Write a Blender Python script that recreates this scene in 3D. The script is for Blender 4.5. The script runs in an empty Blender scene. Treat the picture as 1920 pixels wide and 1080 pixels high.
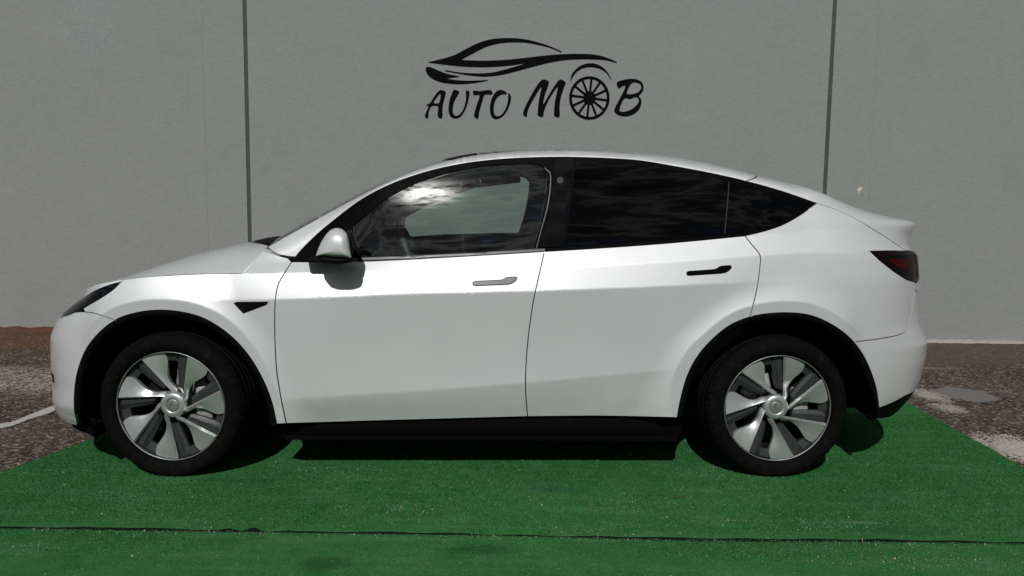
import bpy, math, random
import numpy as np
from mathutils import Vector, Matrix
from mathutils.geometry import delaunay_2d_cdt
SC = bpy.context.scene
COL = SC.collection
random.seed(7); RNG = np.random.default_rng(7)
# ------------------------------------------------------------------ camera
FPX = 1450.0
CP = np.array([0.0, -3.493, 1.2933]); PITCH, ROLL, YAW = 0.1037, 0.0129, 0.0016
def cam_axes():
    cy, sy = math.cos(YAW), math.sin(YAW)
    r = np.array([cy, sy, 0.]); fw = np.array([-sy, cy, 0.]); up = np.array([0, 0, 1.])
    d = fw * math.cos(PITCH) - up * math.sin(PITCH); u = up * math.cos(PITCH) + fw * math.sin(PITCH)
    return r * math.cos(ROLL) + u * math.sin(ROLL), u * math.cos(ROLL) - r * math.sin(ROLL), d
CA, CB, CD = cam_axes()
cam = bpy.data.cameras.new('camera'); camo = bpy.data.objects.new('camera', cam); COL.objects.link(camo)
cam.sensor_width = 36; cam.lens = 36 * FPX / 1920; cam.clip_start = 0.05; cam.clip_end = 400
M = Matrix([[CA[0], CB[0], -CD[0], CP[0]], [CA[1], CB[1], -CD[1], CP[1]], [CA[2], CB[2], -CD[2], CP[2]], [0, 0, 0, 1]])
camo.matrix_world = M
SC.camera = camo
# ------------------------------------------------------------------ light
SUN = np.array([-0.09, -0.735, 0.665]); SUN /= np.linalg.norm(SUN)
SUN_EL = math.asin(SUN[2]); SUN_ROT = math.atan2(SUN[0], SUN[1])
sl = bpy.data.lights.new('sun', 'SUN'); sl.energy = 3.3; sl.angle = math.radians(0.53); sl.color = (1.0, 0.98, 0.95)
slo = bpy.data.objects.new('sun', sl); COL.objects.link(slo)
slo.rotation_euler = Vector(SUN).to_track_quat('Z', 'Y').to_euler()
W = bpy.data.worlds.new('World'); SC.world = W; W.use_nodes = True
SC.view_settings.view_transform = 'Standard'; SC.view_settings.look = 'None'
SC.view_settings.exposure = 0.0; SC.view_settings.gamma = 1.0; SC.view_settings.use_curve_mapping = False
SC.cycles.max_bounces = 10; SC.cycles.transparent_max_bounces = 16

def upx(px, py): return CA * ((px - 960) / FPX) - CB * ((py - 540) / FPX) + CD
def wpt(px, py, Y=None, Z=None):
    d = upx(px, py); t = (Y - CP[1]) / d[1] if Y is not None else (Z - CP[2]) / d[2]
    return CP + t * d

class NT:
    def __init__(s, tree):
        s.t = tree; s.n = tree.nodes; s.l = tree.links; s.n.clear()
    def a(s, typ, **kw):
        nd = s.n.new(typ)
        for k, v in kw.items():
            if k[0] == '_': setattr(nd, k[1:], v)
            else: s.set(nd, k, v)
        return nd
    def set(s, nd, k, v):
        k2 = int(k[1:]) if k[0] == 'i' and k[1:].isdigit() else k.replace('__', ' ')
        inp = nd.inputs[k2]
        if isinstance(v, bpy.types.NodeSocket): s.l.new(v, inp)
        else: inp.default_value = v
    def math(s, op, a, b=None, c=None, clamp=False):
        nd = s.n.new('ShaderNodeMath'); nd.operation = op; nd.use_clamp = clamp
        for i, v in enumerate((a, b, c)):
            if v is None: continue
            if isinstance(v, bpy.types.NodeSocket): s.l.new(v, nd.inputs[i])
            else: nd.inputs[i].default_value = v
        return nd.outputs[0]
    def mix(s, f, a, b, typ='MIX'):
        nd = s.n.new('ShaderNodeMix'); nd.data_type = 'RGBA'; nd.blend_type = typ
        for i, v in ((0, f), (6, a), (7, b)):
            if isinstance(v, bpy.types.NodeSocket): s.l.new(v, nd.inputs[i])
            else: nd.inputs[i].default_value = v if not isinstance(v, tuple) else (v + (1,))[:4]
        return nd.outputs[2]
    def noise(s, vec, scale, detail=4, rough=.55, out=0, **kw):
        nd = s.a('ShaderNodeTexNoise', Scale=scale, Detail=detail, Roughness=rough, **kw)
        if vec is not None: s.l.new(vec, nd.inputs['Vector'])
        return nd.outputs[out]
    def ramp(s, f, stops, interp='LINEAR'):
        nd = s.n.new('ShaderNodeValToRGB'); s.l.new(f, nd.inputs[0]); cr = nd.color_ramp; cr.interpolation = interp
        while len(cr.elements) < len(stops): cr.elements.new(.5)
        for e, (p, c) in zip(cr.elements, stops):
            e.position = p; e.color = (c, c, c, 1) if not isinstance(c, tuple) else (c + (1,))[:4]
        return nd.outputs[0]

# sky: Nishita with a layer of broken cloud
g = NT(W.node_tree)
sky = g.a('ShaderNodeTexSky', _sky_type='NISHITA', _sun_disc=False, _sun_elevation=SUN_EL, _sun_rotation=SUN_ROT, _dust_density=0.3)
tc = g.a('ShaderNodeTexCoord'); sx = g.a('ShaderNodeSeparateXYZ', Vector=tc.outputs['Generated'])
zc = g.math('ADD', g.math('MAXIMUM', sx.outputs[2], 0.0), 0.12)
cv = g.a('ShaderNodeCombineXYZ', X=g.math('DIVIDE', sx.outputs[0], zc), Y=g.math('MULTIPLY', g.math('DIVIDE', sx.outputs[1], zc), 1.5), Z=0.0)
n1 = g.noise(cv.outputs[0], 3.1, 9, .6, Distortion=.25)
n2 = g.noise(cv.outputs[0], 9.0, 6, .6)
den = g.math('ADD', g.math('MULTIPLY', n1, .75), g.math('MULTIPLY', n2, .25))
mask = g.ramp(den, [(.36, 0), (.46, 1)])
shade = g.ramp(den, [(.42, .4), (.485, 3.0), (.515, 7.0), (.56, 2.2), (.66, .3)])
sd = g.a('ShaderNodeVectorMath', _operation='DOT_PRODUCT'); g.l.new(tc.outputs['Generated'], sd.inputs[0]); sd.inputs[1].default_value = tuple(SUN)
dt = g.math('MAXIMUM', sd.outputs['Value'], 0.0)
halo = g.math('ADD', g.math('MULTIPLY', g.math('POWER', dt, 1800.0), 300.0), g.math('MULTIPLY', g.math('POWER', dt, 300.0), 7.0))
ccol = g.mix(1.0, shade, (0.97, 0.99, 1.0), 'MULTIPLY')
lit = g.mix(mask, sky.outputs[0], ccol)
hc = g.a('ShaderNodeCombineXYZ', X=halo, Y=halo, Z=g.math('MULTIPLY', halo, .95))
hm = g.a('ShaderNodeVectorMath', _operation='SCALE'); g.l.new(hc.outputs[0], hm.inputs[0]); g.l.new(g.ramp(g.noise(cv.outputs[0], 22.0, 6, .65), [(.38, .05), (.56, 1.3)]), hm.inputs['Scale'])
tot = g.mix(1.0, lit, hm.outputs[0], 'ADD')
bg = g.a('ShaderNodeBackground', Color=tot, Strength=0.05)
wo = g.a('ShaderNodeOutputWorld', Surface=bg.outputs[0])

# ------------------------------------------------------------------ helpers
def tag(o, label=None, cat=None, group=None, kind=None):
    if label: o['label'] = label
    if cat: o['category'] = cat
    if group: o['group'] = group
    if kind: o['kind'] = kind
    return o
def empty(name, loc=(0, 0, 0), rz=0, parent=None):
    o = bpy.data.objects.new(name, None); o.empty_display_size = .1; COL.objects.link(o)
    o.location = loc; o.rotation_euler = (0, 0, rz); o.parent = parent; return o
def mk(name, V, F, mat, parent=None, smooth=False, normals=None, mats=None, fmat=None):
    me = bpy.data.meshes.new(name); me.from_pydata([tuple(map(float, v)) for v in V], [], [tuple(int(i) for i in f) for f in F])
    for m_ in (mats or [mat]): me.materials.append(m_)
    if fmat is not None: me.polygons.foreach_set('material_index', fmat)
    if smooth is not False:
        s = np.ones(len(me.polygons), bool) if smooth is True else np.array(smooth, bool)
        me.polygons.foreach_set('use_smooth', s)
    if normals is not None: me.normals_split_custom_set_from_vertices([tuple(map(float, n)) for n in normals])
    me.update()
    o = bpy.data.objects.new(name, me); COL.objects.link(o); o.parent = parent
    return o
def mkfast(name, V, F3, mat, parent=None):
    me = bpy.data.meshes.new(name); n = len(V); m_ = len(F3); k = F3.shape[1]
    me.vertices.add(n); me.vertices.foreach_set('co', np.asarray(V, np.float32).ravel())
    me.loops.add(m_ * k); me.loops.foreach_set('vertex_index', np.asarray(F3, np.int32).ravel())
    me.polygons.add(m_); me.polygons.foreach_set('loop_start', np.arange(m_, dtype=np.int32) * k)
    me.update(calc_edges=True); me.materials.append(mat)
    o = bpy.data.objects.new(name, me); COL.objects.link(o); o.parent = parent; return o
def box(x0, x1, y0, y1, z0, z1, b=0.0):
    V = [(x, y, z) for z in (z0, z1) for y in (y0, y1) for x in (x0, x1)]
    F = [(0, 2, 3, 1), (4, 5, 7, 6), (0, 1, 5, 4), (2, 6, 7, 3), (0, 4, 6, 2), (1, 3, 7, 5)]
    return V, F
def bevel(o, w=.01, seg=2):
    md = o.modifiers.new('bevel', 'BEVEL'); md.width = w; md.segments = seg; md.limit_method = 'ANGLE'; md.angle_limit = math.radians(35)
    for p in o.data.polygons: p.use_smooth = True
    o.data.update(); return o
def hint(xs, ys):          # smooth curve through knots
    xs = np.array(xs, float); ys = np.array(ys, float); i_ = np.argsort(xs); xs, ys = xs[i_], ys[i_]
    d = np.diff(ys) / np.diff(xs); m_ = np.zeros_like(ys); m_[0] = d[0]; m_[-1] = d[-1]
    h = np.diff(xs)
    for k in range(1, len(xs) - 1):
        if d[k - 1] * d[k] > 0:
            w1 = 2 * h[k] + h[k - 1]; w2 = h[k] + 2 * h[k - 1]; m_[k] = (w1 + w2) / (w1 / d[k - 1] + w2 / d[k])
    def f(x):
        x = np.clip(np.asarray(x, float), xs[0], xs[-1]); k = np.clip(np.searchsorted(xs, x) - 1, 0, len(xs) - 2)
        hh = xs[k + 1] - xs[k]; t = (x - xs[k]) / hh
        return ys[k] * (2 * t**3 - 3 * t**2 + 1) + m_[k] * hh * (t**3 - 2 * t**2 + t) + ys[k + 1] * (-2 * t**3 + 3 * t**2) + m_[k + 1] * hh * (t**3 - t**2)
    return f
def crom(pts, n=8):        # open Catmull-Rom through 2D points
    P = np.array(pts, float)
    if len(P) < 3: return P
    Q = np.vstack([2 * P[0] - P[1], P, 2 * P[-1] - P[-2]]); out = []
    for i in range(1, len(Q) - 2):
        for t in np.arange(n) / n:
            a = (Q[i] - Q[i - 1]); L0 = np.linalg.norm(a)**.5 + 1e-9; L1 = np.linalg.norm(Q[i + 1] - Q[i])**.5 + 1e-9; L2 = np.linalg.norm(Q[i + 2] - Q[i + 1])**.5 + 1e-9
            m1 = L1 * ((Q[i] - Q[i - 1]) / L0 - (Q[i + 1] - Q[i - 1]) / (L0 + L1) + (Q[i + 1] - Q[i]) / L1)
            m2 = L1 * ((Q[i + 1] - Q[i]) / L1 - (Q[i + 2] - Q[i]) / (L1 + L2) + (Q[i + 2] - Q[i + 1]) / L2)
            out.append((2 * t**3 - 3 * t**2 + 1) * Q[i] + (t**3 - 2 * t**2 + t) * m1 + (-2 * t**3 + 3 * t**2) * Q[i + 1] + (t**3 - t**2) * m2)
    out.append(P[-1]); return np.array(out)

# ------------------------------------------------------------------ materials
def pmat(name, col, rough=.5, metal=0., coat=0., spec=.5, **kw):
    m_ = bpy.data.materials.new(name); m_.use_nodes = True; g = NT(m_.node_tree)
    b = g.a('ShaderNodeBsdfPrincipled'); o = g.a('ShaderNodeOutputMaterial', Surface=b.outputs[0])
    if not isinstance(col, bpy.types.NodeSocket): b.inputs['Base Color'].default_value = (tuple(col) + (1,))[:4]
    b.inputs['Roughness'].default_value = rough; b.inputs['Metallic'].default_value = metal
    b.inputs['Coat Weight'].default_value = coat; b.inputs['Coat Roughness'].default_value = .03
    b.inputs['Specular IOR Level'].default_value = spec
    m_['b'] = 1
    return m_, g, b
def simple(name, col, rough=.5, metal=0., coat=0., spec=.5, var=.12, scale=18.):
    m_, g, b = pmat(name, col, rough, metal, coat, spec)
    tc = g.a('ShaderNodeTexCoord'); n = g.noise(tc.outputs['Object'], scale, 5)
    g.set(b, 'Base__Color', g.mix(1.0, tuple(col), g.ramp(n, [(.3, 1 - var), (.7, 1 + var * .3)]), 'MULTIPLY'))
    g.set(b, 'Roughness', g.math('ADD', g.math('MULTIPLY', n, .15), rough - .07))
    return m_
def glassmat(name, tint, ior=1.5, gloss=1.0):
    m_ = bpy.data.materials.new(name); m_.use_nodes = True; g = NT(m_.node_tree)
    t = g.a('ShaderNodeBsdfTransparent', Color=tuple(tint) + (1,)); gl = g.a('ShaderNodeBsdfGlossy', Color=(gloss, gloss, gloss, 1), Roughness=0.0)
    fr = g.a('ShaderNodeFresnel', IOR=ior); mx = g.a('ShaderNodeMixShader', i0=fr.outputs[0], i1=t.outputs[0], i2=gl.outputs[0])
    g.a('ShaderNodeOutputMaterial', Surface=mx.outputs[0]); return m_

def paint():
    m_, g, b = pmat('pearl_white_paint', (.6, .6, .6), .45, .27, 1.0, .35)
    tc = g.a('ShaderNodeTexCoord'); P = tc.outputs['Object']
    fl = g.noise(P, 900, 2, .5); sm = g.noise(P, 3.0, 5)
    sp = g.a('ShaderNodeSeparateXYZ', Vector=P)
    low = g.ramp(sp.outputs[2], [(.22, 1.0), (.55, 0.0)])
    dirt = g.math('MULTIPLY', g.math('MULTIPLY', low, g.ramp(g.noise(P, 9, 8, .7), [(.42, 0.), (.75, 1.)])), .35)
    base = g.mix(g.ramp(sm, [(.35, 0.), (.65, 1.)]), (.515, .530, .545), (.545, .558, .572))
    base = g.mix(g.ramp(fl, [(.35, 0.), (.7, .35)]), base, (.62, .635, .66))
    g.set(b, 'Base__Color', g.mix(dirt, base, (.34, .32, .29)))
    bw_ = g.a('ShaderNodeBump', Strength=.25, Distance=.006, Height=g.noise(P, 2.6, 3, .5))
    bp = g.a('ShaderNodeBump', Strength=.05, Distance=.001, Height=g.noise(P, 500, 2), Normal=bw_.outputs[0])
    g.set(b, 'Normal', bp.outputs[0])
    g.set(b, 'Coat__Roughness', .035)
    return m_
M_PAINT = paint()
M_BLACK = simple('satin_black_plastic', (.0026, .0026, .0027), .6, spec=.06)
M_TRIM = simple('gloss_black_trim', (.0018, .0018, .002), .5, 0, .0, spec=.02)
M_TRIMS = simple('satin_black_metal_moulding', (.010, .010, .011), .35, .0, spec=.3)
M_PILL = simple('gloss_black_pillar', (.0018, .0018, .002), .08, 0, .12, spec=.3)
M_LINER = simple('black_arch_liner', (.0025, .0025, .0025), .95, spec=.03)
M_SHELL = simple('dark_inner_shell', (.003, .003, .003), .9, spec=.03)
M_CABIN = simple('dark_cabin_fabric', (.034, .036, .036), .85, spec=.15)
M_CABLT = simple('grey_cabin_trim', (.26, .27, .26), .6)
M_GLASS = glassmat('clear_side_glass', (.70, .80, .76), 1.85)
M_PRIV = glassmat('privacy_glass', (.006, .007, .007), 1.42)
M_WSG = glassmat('windscreen_glass', (.45, .5, .48))
M_HGLASS = glassmat('headlight_lens', (.25, .27, .32))
M_SILVER = simple('satin_silver_wheel', (.50, .52, .52), .36, .72, var=.06, scale=60)
M_DARKW = simple('dark_grey_wheel_insert', (.026, .029, .030), .42, .0, spec=.35)
M_BARREL = simple('dark_rim_barrel', (.006, .006, .006), .6, 0, spec=.15)
M_DISC = simple('brake_disc_steel', (.10, .10, .10), .45, 1.0)
M_CAP = simple('brushed_hub_cap', (.36, .375, .375), .42, .8)
M_HANDLE = simple('dark_chrome_handle', (.03, .032, .034), .36, .5)
M_SCREEN = simple('grey_screen_glass', (.012, .013, .013), .3, spec=.1)
M_BLUEL = simple('dark_blue_lens', (.005, .01, .035), .12, coat=1)
def red_lens():
    m_, g, b = pmat('dark_red_lens', (.035, .001, .0015), .35, 0, 0, .1)
    return m_
M_RED = red_lens()
M_SMOKE = simple('smoked_lens', (.004, .0012, .0012), .25, coat=.0, spec=.12)

def tyre_mat():
    m_, g, b = pmat('tyre_rubber', (.010, .010, .010), .85, spec=.06)
    tc = g.a('ShaderNodeTexCoord'); P = tc.outputs['Object']
    sp = g.a('ShaderNodeSeparateXYZ', Vector=P)
    r = g.math('SQRT', g.math('ADD', g.math('POWER', sp.outputs[0], 2.0), g.math('POWER', sp.outputs[2], 2.0)))
    th = g.math('ARCTAN2', sp.outputs[2], sp.outputs[0])
    ring = g.math('SINE', g.math('MULTIPLY', r, 900.0))
    dust = g.noise(P, 22, 8, .7)
    g.set(b, 'Base__Color', g.mix(g.ramp(dust, [(.52, 0.), (.8, .6)]), (.0028, .0028, .0028), (.020, .018, .016)))
    bp = g.a('ShaderNodeBump', Strength=.35, Distance=.0015, Height=g.math('ADD', g.math('MULTIPLY', ring, .3), g.noise(P, 160, 3)))
    g.set(b, 'Normal', bp.outputs[0]); return m_
M_TYRE = tyre_mat()

# ------------------------------------------------------------------ ground, wall
WALL_Y = 4.265
def wall_mat():
    m_, g, b = pmat('grey_painted_render', (.2, .2, .2), .82, spec=.25)
    ge = g.a('ShaderNodeNewGeometry'); P = ge.outputs['Position']
    n = g.noise(P, 1.1, 6, .6); n2 = g.noise(P, 9, 6, .65)
    c = g.mix(g.ramp(n, [(.3, 0.), (.7, 1.)]), (.206, .219, .217), (.228, .241, .239))
    c = g.mix(g.ramp(n2, [(.35, 0.), (.75, .35)]), c, (.256, .268, .264))
    # rain streaks and dirt towards the foot of the wall
    mp = g.a('ShaderNodeMapping', Vector=P); mp.inputs['Scale'].default_value = (5.5, 1, .35)
    st = g.noise(mp.outputs[0], 1.6, 7, .65)
    c = g.mix(g.math('MULTIPLY', g.ramp(st, [(.55, 0.), (.85, 1.)]), .14), c, (.15, .16, .155))
    sp = g.a('ShaderNodeSeparateXYZ', Vector=P)
    ft = g.math('MULTIPLY', g.ramp(sp.outputs[2], [(.0, 1.), (.28, 0.)]), g.ramp(g.noise(P, 4, 6, .7), [(.35, .15), (.7, .8)]))
    c = g.mix(g.math('MULTIPLY', ft, .35), c, (.24, .225, .21))
    # blotchy repaint at the upper left
    dx = g.math('SUBTRACT', sp.outputs[0], -4.15); dz = g.math('SUBTRACT', sp.outputs[2], 2.98)
    rr = g.math('ADD', g.math('POWER', g.math('DIVIDE', dx, .38), 2.0), g.math('POWER', g.math('DIVIDE', dz, .42), 2.0))
    pt = g.math('MULTIPLY', g.ramp(rr, [(.3, 1.), (1., 0.)]), g.ramp(g.noise(P, 42, 4, .7), [(.47, 0.), (.6, 1.)]))
    c = g.mix(g.math('MULTIPLY', pt, .3), c, (.29, .31, .32))
    gr = g.noise(P, 150, 3, .7); c = g.mix(1.0, c, g.ramp(gr, [(.3, .86), (.7, 1.12)]), 'MULTIPLY')
    g.set(b, 'Base__Color', c)
    h = g.math('ADD', g.math('MULTIPLY', g.noise(P, 55, 5, .65), 1.0), g.math('ADD', g.math('MULTIPLY', g.noise(P, 170, 3), .5), g.math('MULTIPLY', g.noise(P, 6, 3), 1.2)))
    v = g.a('ShaderNodeTexVoronoi', Scale=7.5); g.l.new(P, v.inputs['Vector'])
    pit = g.ramp(v.outputs['Distance'], [(.0, 1.), (.045, 0.)])
    h = g.math('SUBTRACT', h, g.math('MULTIPLY', pit, 1.5))
    bp = g.a('ShaderNodeBump', Strength=.6, Distance=.008, Height=h); g.set(b, 'Normal', bp.outputs[0]); return m_
M_WALL = wall_mat()
M_JOINT = simple('dark_joint_sealant', (.050, .058, .053), .8, var=.3, scale=9)
M_LOGO = simple('black_wall_vinyl', (.0022, .0026, .003), .7, spec=.04)

PATCH = [(1810, 740, .21, .24, (.155, .15, .142), .95, 0), (1742, 741, .10, .24, (.38, .34, .30), .8, 1), (1778, 765, .11, .14, (.38, .34, .30), .7, 1), (1905, 840, .24, .28, (.42, .375, .33), .85, 1), (1985, 860, .25, .25, (.42, .375, .33), .85, 1), (1700, 690, .5, .06, (.20, .17, .14), .5, 1)]
def asphalt_mat():
    m_, g, b = pmat('worn_brown_asphalt', (.07, .06, .05), .9, spec=.25)
    ge = g.a('ShaderNodeNewGeometry'); P = ge.outputs['Position']
    v = g.a('ShaderNodeTexVoronoi', Scale=95.0); g.l.new(P, v.inputs['Vector'])
    v2 = g.a('ShaderNodeTexVoronoi', Scale=48.0); g.l.new(P, v2.inputs['Vector'])
    vc = g.a('ShaderNodeSeparateColor', Color=v.outputs['Color']); vc2 = g.a('ShaderNodeSeparateColor', Color=v2.outputs['Color'])
    big = g.noise(P, 1.3, 6, .62)
    base = g.mix(g.ramp(big, [(.38, 0.), (.62, 1.)]), (.022, .014, .008), (.066, .048, .033))
    c = g.mix(g.ramp(vc.outputs[0], [(.55, 0.), (1., .75)]), base, (.19, .15, .11))
    c = g.mix(g.ramp(vc2.outputs[1], [(.72, 0.), (.95, .75)]), c, (.26, .235, .205))
    c = g.mix(g.ramp(vc.outputs[2], [(.6, 0.), (.9, .8)]), c, (.014, .011, .009))
    sp = g.a('ShaderNodeSeparateXYZ', Vector=P)
    wob = g.math('MULTIPLY', g.math('SUBTRACT', g.noise(P, 3.2, 5, .7), .5), .5)
    # pale, worn band left of the car
    yy = g.math('ADD', sp.outputs[1], wob)
    bl = g.math('MULTIPLY', g.math('MULTIPLY', g.ramp(g.math('SUBTRACT', yy, 1.55), [(.0, 0.), (.22, 1.)]), g.ramp(g.math('SUBTRACT', yy, 2.3), [(.0, 1.), (.25, 0.)])), g.ramp(g.math('ADD', sp.outputs[0], 2.8), [(0., 1.), (1., 0.)]))
    c = g.mix(g.math('MULTIPLY', bl, g.ramp(vc2.outputs[2], [(.25, .05), (.8, .95)])), c, (.30, .265, .23))
    # rust brown soil washed against the foot of the wall, left
    bw = g.math('MULTIPLY', g.ramp(g.math('SUBTRACT', yy, 2.95), [(.0, 0.), (.5, 1.)]), g.ramp(g.math('ADD', sp.outputs[0], 2.2), [(0., 1.), (1., 0.)]))
    c = g.mix(g.math('MULTIPLY', bw, g.ramp(g.noise(P, 60, 6, .8), [(.42, .1), (.58, 1.)])), c, (.10, .036, .013))
    # brown silt, right
    br = g.math('MULTIPLY', g.ramp(g.math('SUBTRACT', yy, 2.7), [(.0, 0.), (.6, 1.)]), g.ramp(g.math('SUBTRACT', sp.outputs[0], 1.0), [(0., 0.), (1., 1.)]))
    c = g.mix(g.math('MULTIPLY', br, .6), c, (.085, .066, .048))
    nz = g.math('MULTIPLY', g.math('SUBTRACT', g.noise(P, 9, 7, .75), .5), 2.2)
    for px_, py_, rx_, ry_, col, k_, sp_ in PATCH:
        w = wpt(px_, py_, Z=0)
        e_ = g.math('ADD', g.math('POWER', g.math('DIVIDE', g.math('SUBTRACT', sp.outputs[0], float(w[0])), rx_), 2.0), g.math('POWER', g.math('DIVIDE', g.math('SUBTRACT', sp.outputs[1], float(w[1])), ry_), 2.0))
        e_ = g.math('ADD', e_, nz)
        if sp_: e_ = g.math('ADD', e_, g.math('MULTIPLY', g.math('SUBTRACT', vc.outputs[1], .4), 1.3))
        c = g.mix(g.math('MULTIPLY', g.ramp(e_, [(.75, 1.), (1., 0.)]), k_), c, g.mix(g.noise(P, 40, 5), tuple(a * .8 for a in col), tuple(a * 1.15 for a in col)))
    g.set(b, 'Base__Color', c)
    h = g.math('ADD', g.math('MULTIPLY', v.outputs['Distance'], -.8), g.math('MULTIPLY', v2.outputs['Distance'], -.9))
    bp = g.a('ShaderNodeBump', Strength=.9, Distance=.006, Height=h); g.set(b, 'Normal', bp.outputs[0]); return m_
M_ASPH = asphalt_mat()
def worn_mat(name, col, cut=.45, scale=30):
    m_, g, b = pmat(name, col, .9, spec=.2)
    ge = g.a('ShaderNodeNewGeometry'); P = ge.outputs['Position']
    n = g.noise(P, scale, 6, .75); v = g.a('ShaderNodeTexVoronoi', Scale=95.0); g.l.new(P, v.inputs['Vector'])
    vc = g.a('ShaderNodeSeparateColor', Color=v.outputs['Color'])
    f = g.math('ADD', g.ramp(n, [(cut - .1, 0.), (cut + .08, 1.)]), g.ramp(vc.outputs[0], [(.55, 0.), (.9, .6)]), clamp=True)
    c = g.mix(f, (.05, .043, .036), g.mix(g.noise(P, 60, 4), tuple(col), tuple(c_ * .7 for c_ in col)))
    g.set(b, 'Base__Color', c)
    bp = g.a('ShaderNodeBump', Strength=.6, Distance=.004, Height=v.outputs['Distance']); g.set(b, 'Normal', bp.outputs[0]); return m_

G = 60
V, F = box(-G, G, -G, WALL_Y + 25, -.5, 0)
tag(mk('ground', [(-G, -G, 0), (G, -G, 0), (G, G, 0), (-G, G, 0)], [(0, 1, 2, 3)], M_ASPH), 'worn brown asphalt ground around the green carpet', kind='structure')

wall = tag(empty('concrete_wall', (0, WALL_Y, 0)), 'tall grey painted concrete wall with two dark vertical joints', 'wall')
JL, JR, JW = -2.648, 3.084, .020
HT = 6.0
crack = (-3.07, 3.52)
XS = [-16, -9.0, -JW + JL, JL + JW, JR - JW, JR + JW, 9.5, 16]
def wpanel(x0, x1):
    nx = max(2, int((x1 - x0) / .25)); nz = 24; V = []; F = []
    for j in range(nz + 1):
        for i in range(nx + 1):
            x = x0 + (x1 - x0) * i / nx; z = HT * j / nz
            V.append((x, 0, z))
    for j in range(nz):
        for i in range(nx):
            a = j * (nx + 1) + i; F.append((a, a + 1, a + nx + 2, a + nx + 1))
    # returns into the joints and thickness
    n = len(V); V += [(x0, .25, 0), (x0, .25, HT), (x1, .25, 0), (x1, .25, HT), (x0, 0, 0), (x0, 0, HT), (x1, 0, 0), (x1, 0, HT)]
    F += [(n, n + 4, n + 5, n + 1), (n + 2, n + 3, n + 7, n + 6), (n + 1, n + 5, n + 7, n + 3)]
    return mk('wall_panel', V, F, M_WALL, wall)
for a, b_ in ((-16, -9.02), (-8.98, JL - JW), (JL + JW, JR - JW), (JR + JW, 9.5), (9.54, 16)): wpanel(a, b_)
def ragged(x, w, depth):
    V = []; F = []; n = 260; rng = np.random.default_rng(int(abs(x) * 100))
    for k in range(n + 1):
        z = HT * k / n; j1, j2 = rng.normal(0, .0012, 2)
        if rng.random() < .05: j1 -= .006
        V += [(x - w + j1, depth, z), (x + w + j2, depth, z)]
    for k in range(n): F.append((2 * k, 2 * k + 1, 2 * k + 3, 2 * k + 2))
    return mk('joint_sealant', V, F, M_JOINT, wall)
ragged(JL, JW + .001, .008); ragged(JR, JW + .001, .008)
for x in crack:   # hairline ridges in the render
    V = []; F = []; n = 160; rng = np.random.default_rng(3)
    off = np.cumsum(rng.normal(0, .0006, n + 1))
    for k in range(n + 1):
        z = HT * k / n; o_ = off[k] - off[n // 2]
        V += [(x + o_ - .004, 0, z), (x + o_, -.0025, z), (x + o_ + .004, 0, z)]
    for k in range(n):
        for q in (0, 1): F.append((3 * k + q, 3 * k + q + 1, 3 * k + q + 4, 3 * k + q + 3))
    mk('render_ridge', V, F, M_WALL, wall)
# paint chip
c0 = wpt(1612, 355, Y=WALL_Y); M_CHIP = simple('cream_bare_render', (.50, .45, .36), .9)
pts = [(-14, -3), (-9, 4), (-4, 12), (2, 9), (8, 11), (12, 4), (9, -3), (2, -6), (-1, -17), (-6, -15), (-8, -7)]
V = [(c0[0] + a * .0022, -.002, c0[2] + b_ * .0022) for a, b_ in pts] + [(c0[0] + a * .0022, .0, c0[2] + b_ * .0022) for a, b_ in pts]
n = len(pts); mk('paint_chip', V, [tuple(range(n))[::-1]] + [(i, (i + 1) % n, n + (i + 1) % n, n + i) for i in range(n)], M_CHIP, wall)

# footing / foot of the wall
M_FOOT = worn_mat('pale_mortar_footing', (.36, .34, .31), .38, 14)
def footing(x0, x1, hgt, dep, mat, name, seed, rough):
    rng = np.random.default_rng(seed); n = int((x1 - x0) / .03); V = []; F = []
    a = np.convolve(rng.normal(0, 1, n + 9), np.ones(5) / 5, 'same')[4:4 + n + 1]
    b2 = np.convolve(rng.normal(0, 1, n + 9), np.ones(3) / 3, 'same')[4:4 + n + 1]
    for i in range(n + 1):
        x = x0 + (x1 - x0) * i / n; h = max(.004, hgt * (1 + rough * a[i])); d = dep * (1 + rough * .6 * b2[i])
        V += [(x, WALL_Y - .001, h), (x, WALL_Y - d * .35, h * .95), (x, WALL_Y - d * .8, h * .45), (x, WALL_Y - d, -.002)]
    for i in range(n):
        for q in range(3): F.append((4 * i + q, 4 * i + q + 1, 4 * i + 5 + q, 4 * i + 4 + q))
    return mk(name, V, F, mat, None, smooth=True)
tag(footing(0.3, 15, .022, .10, M_FOOT, 'wall_footing', 5, .25), 'low pale mortar footing along the foot of the grey wall', kind='structure')
M_SOIL = worn_mat('rust_brown_soil', (.13, .045, .017), .52, 26)
tag(footing(-15, -1.2, .022, .16, M_SOIL, 'soil_strip', 8, .5), 'strip of rusty brown soil washed against the wall foot', kind='stuff')

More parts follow.
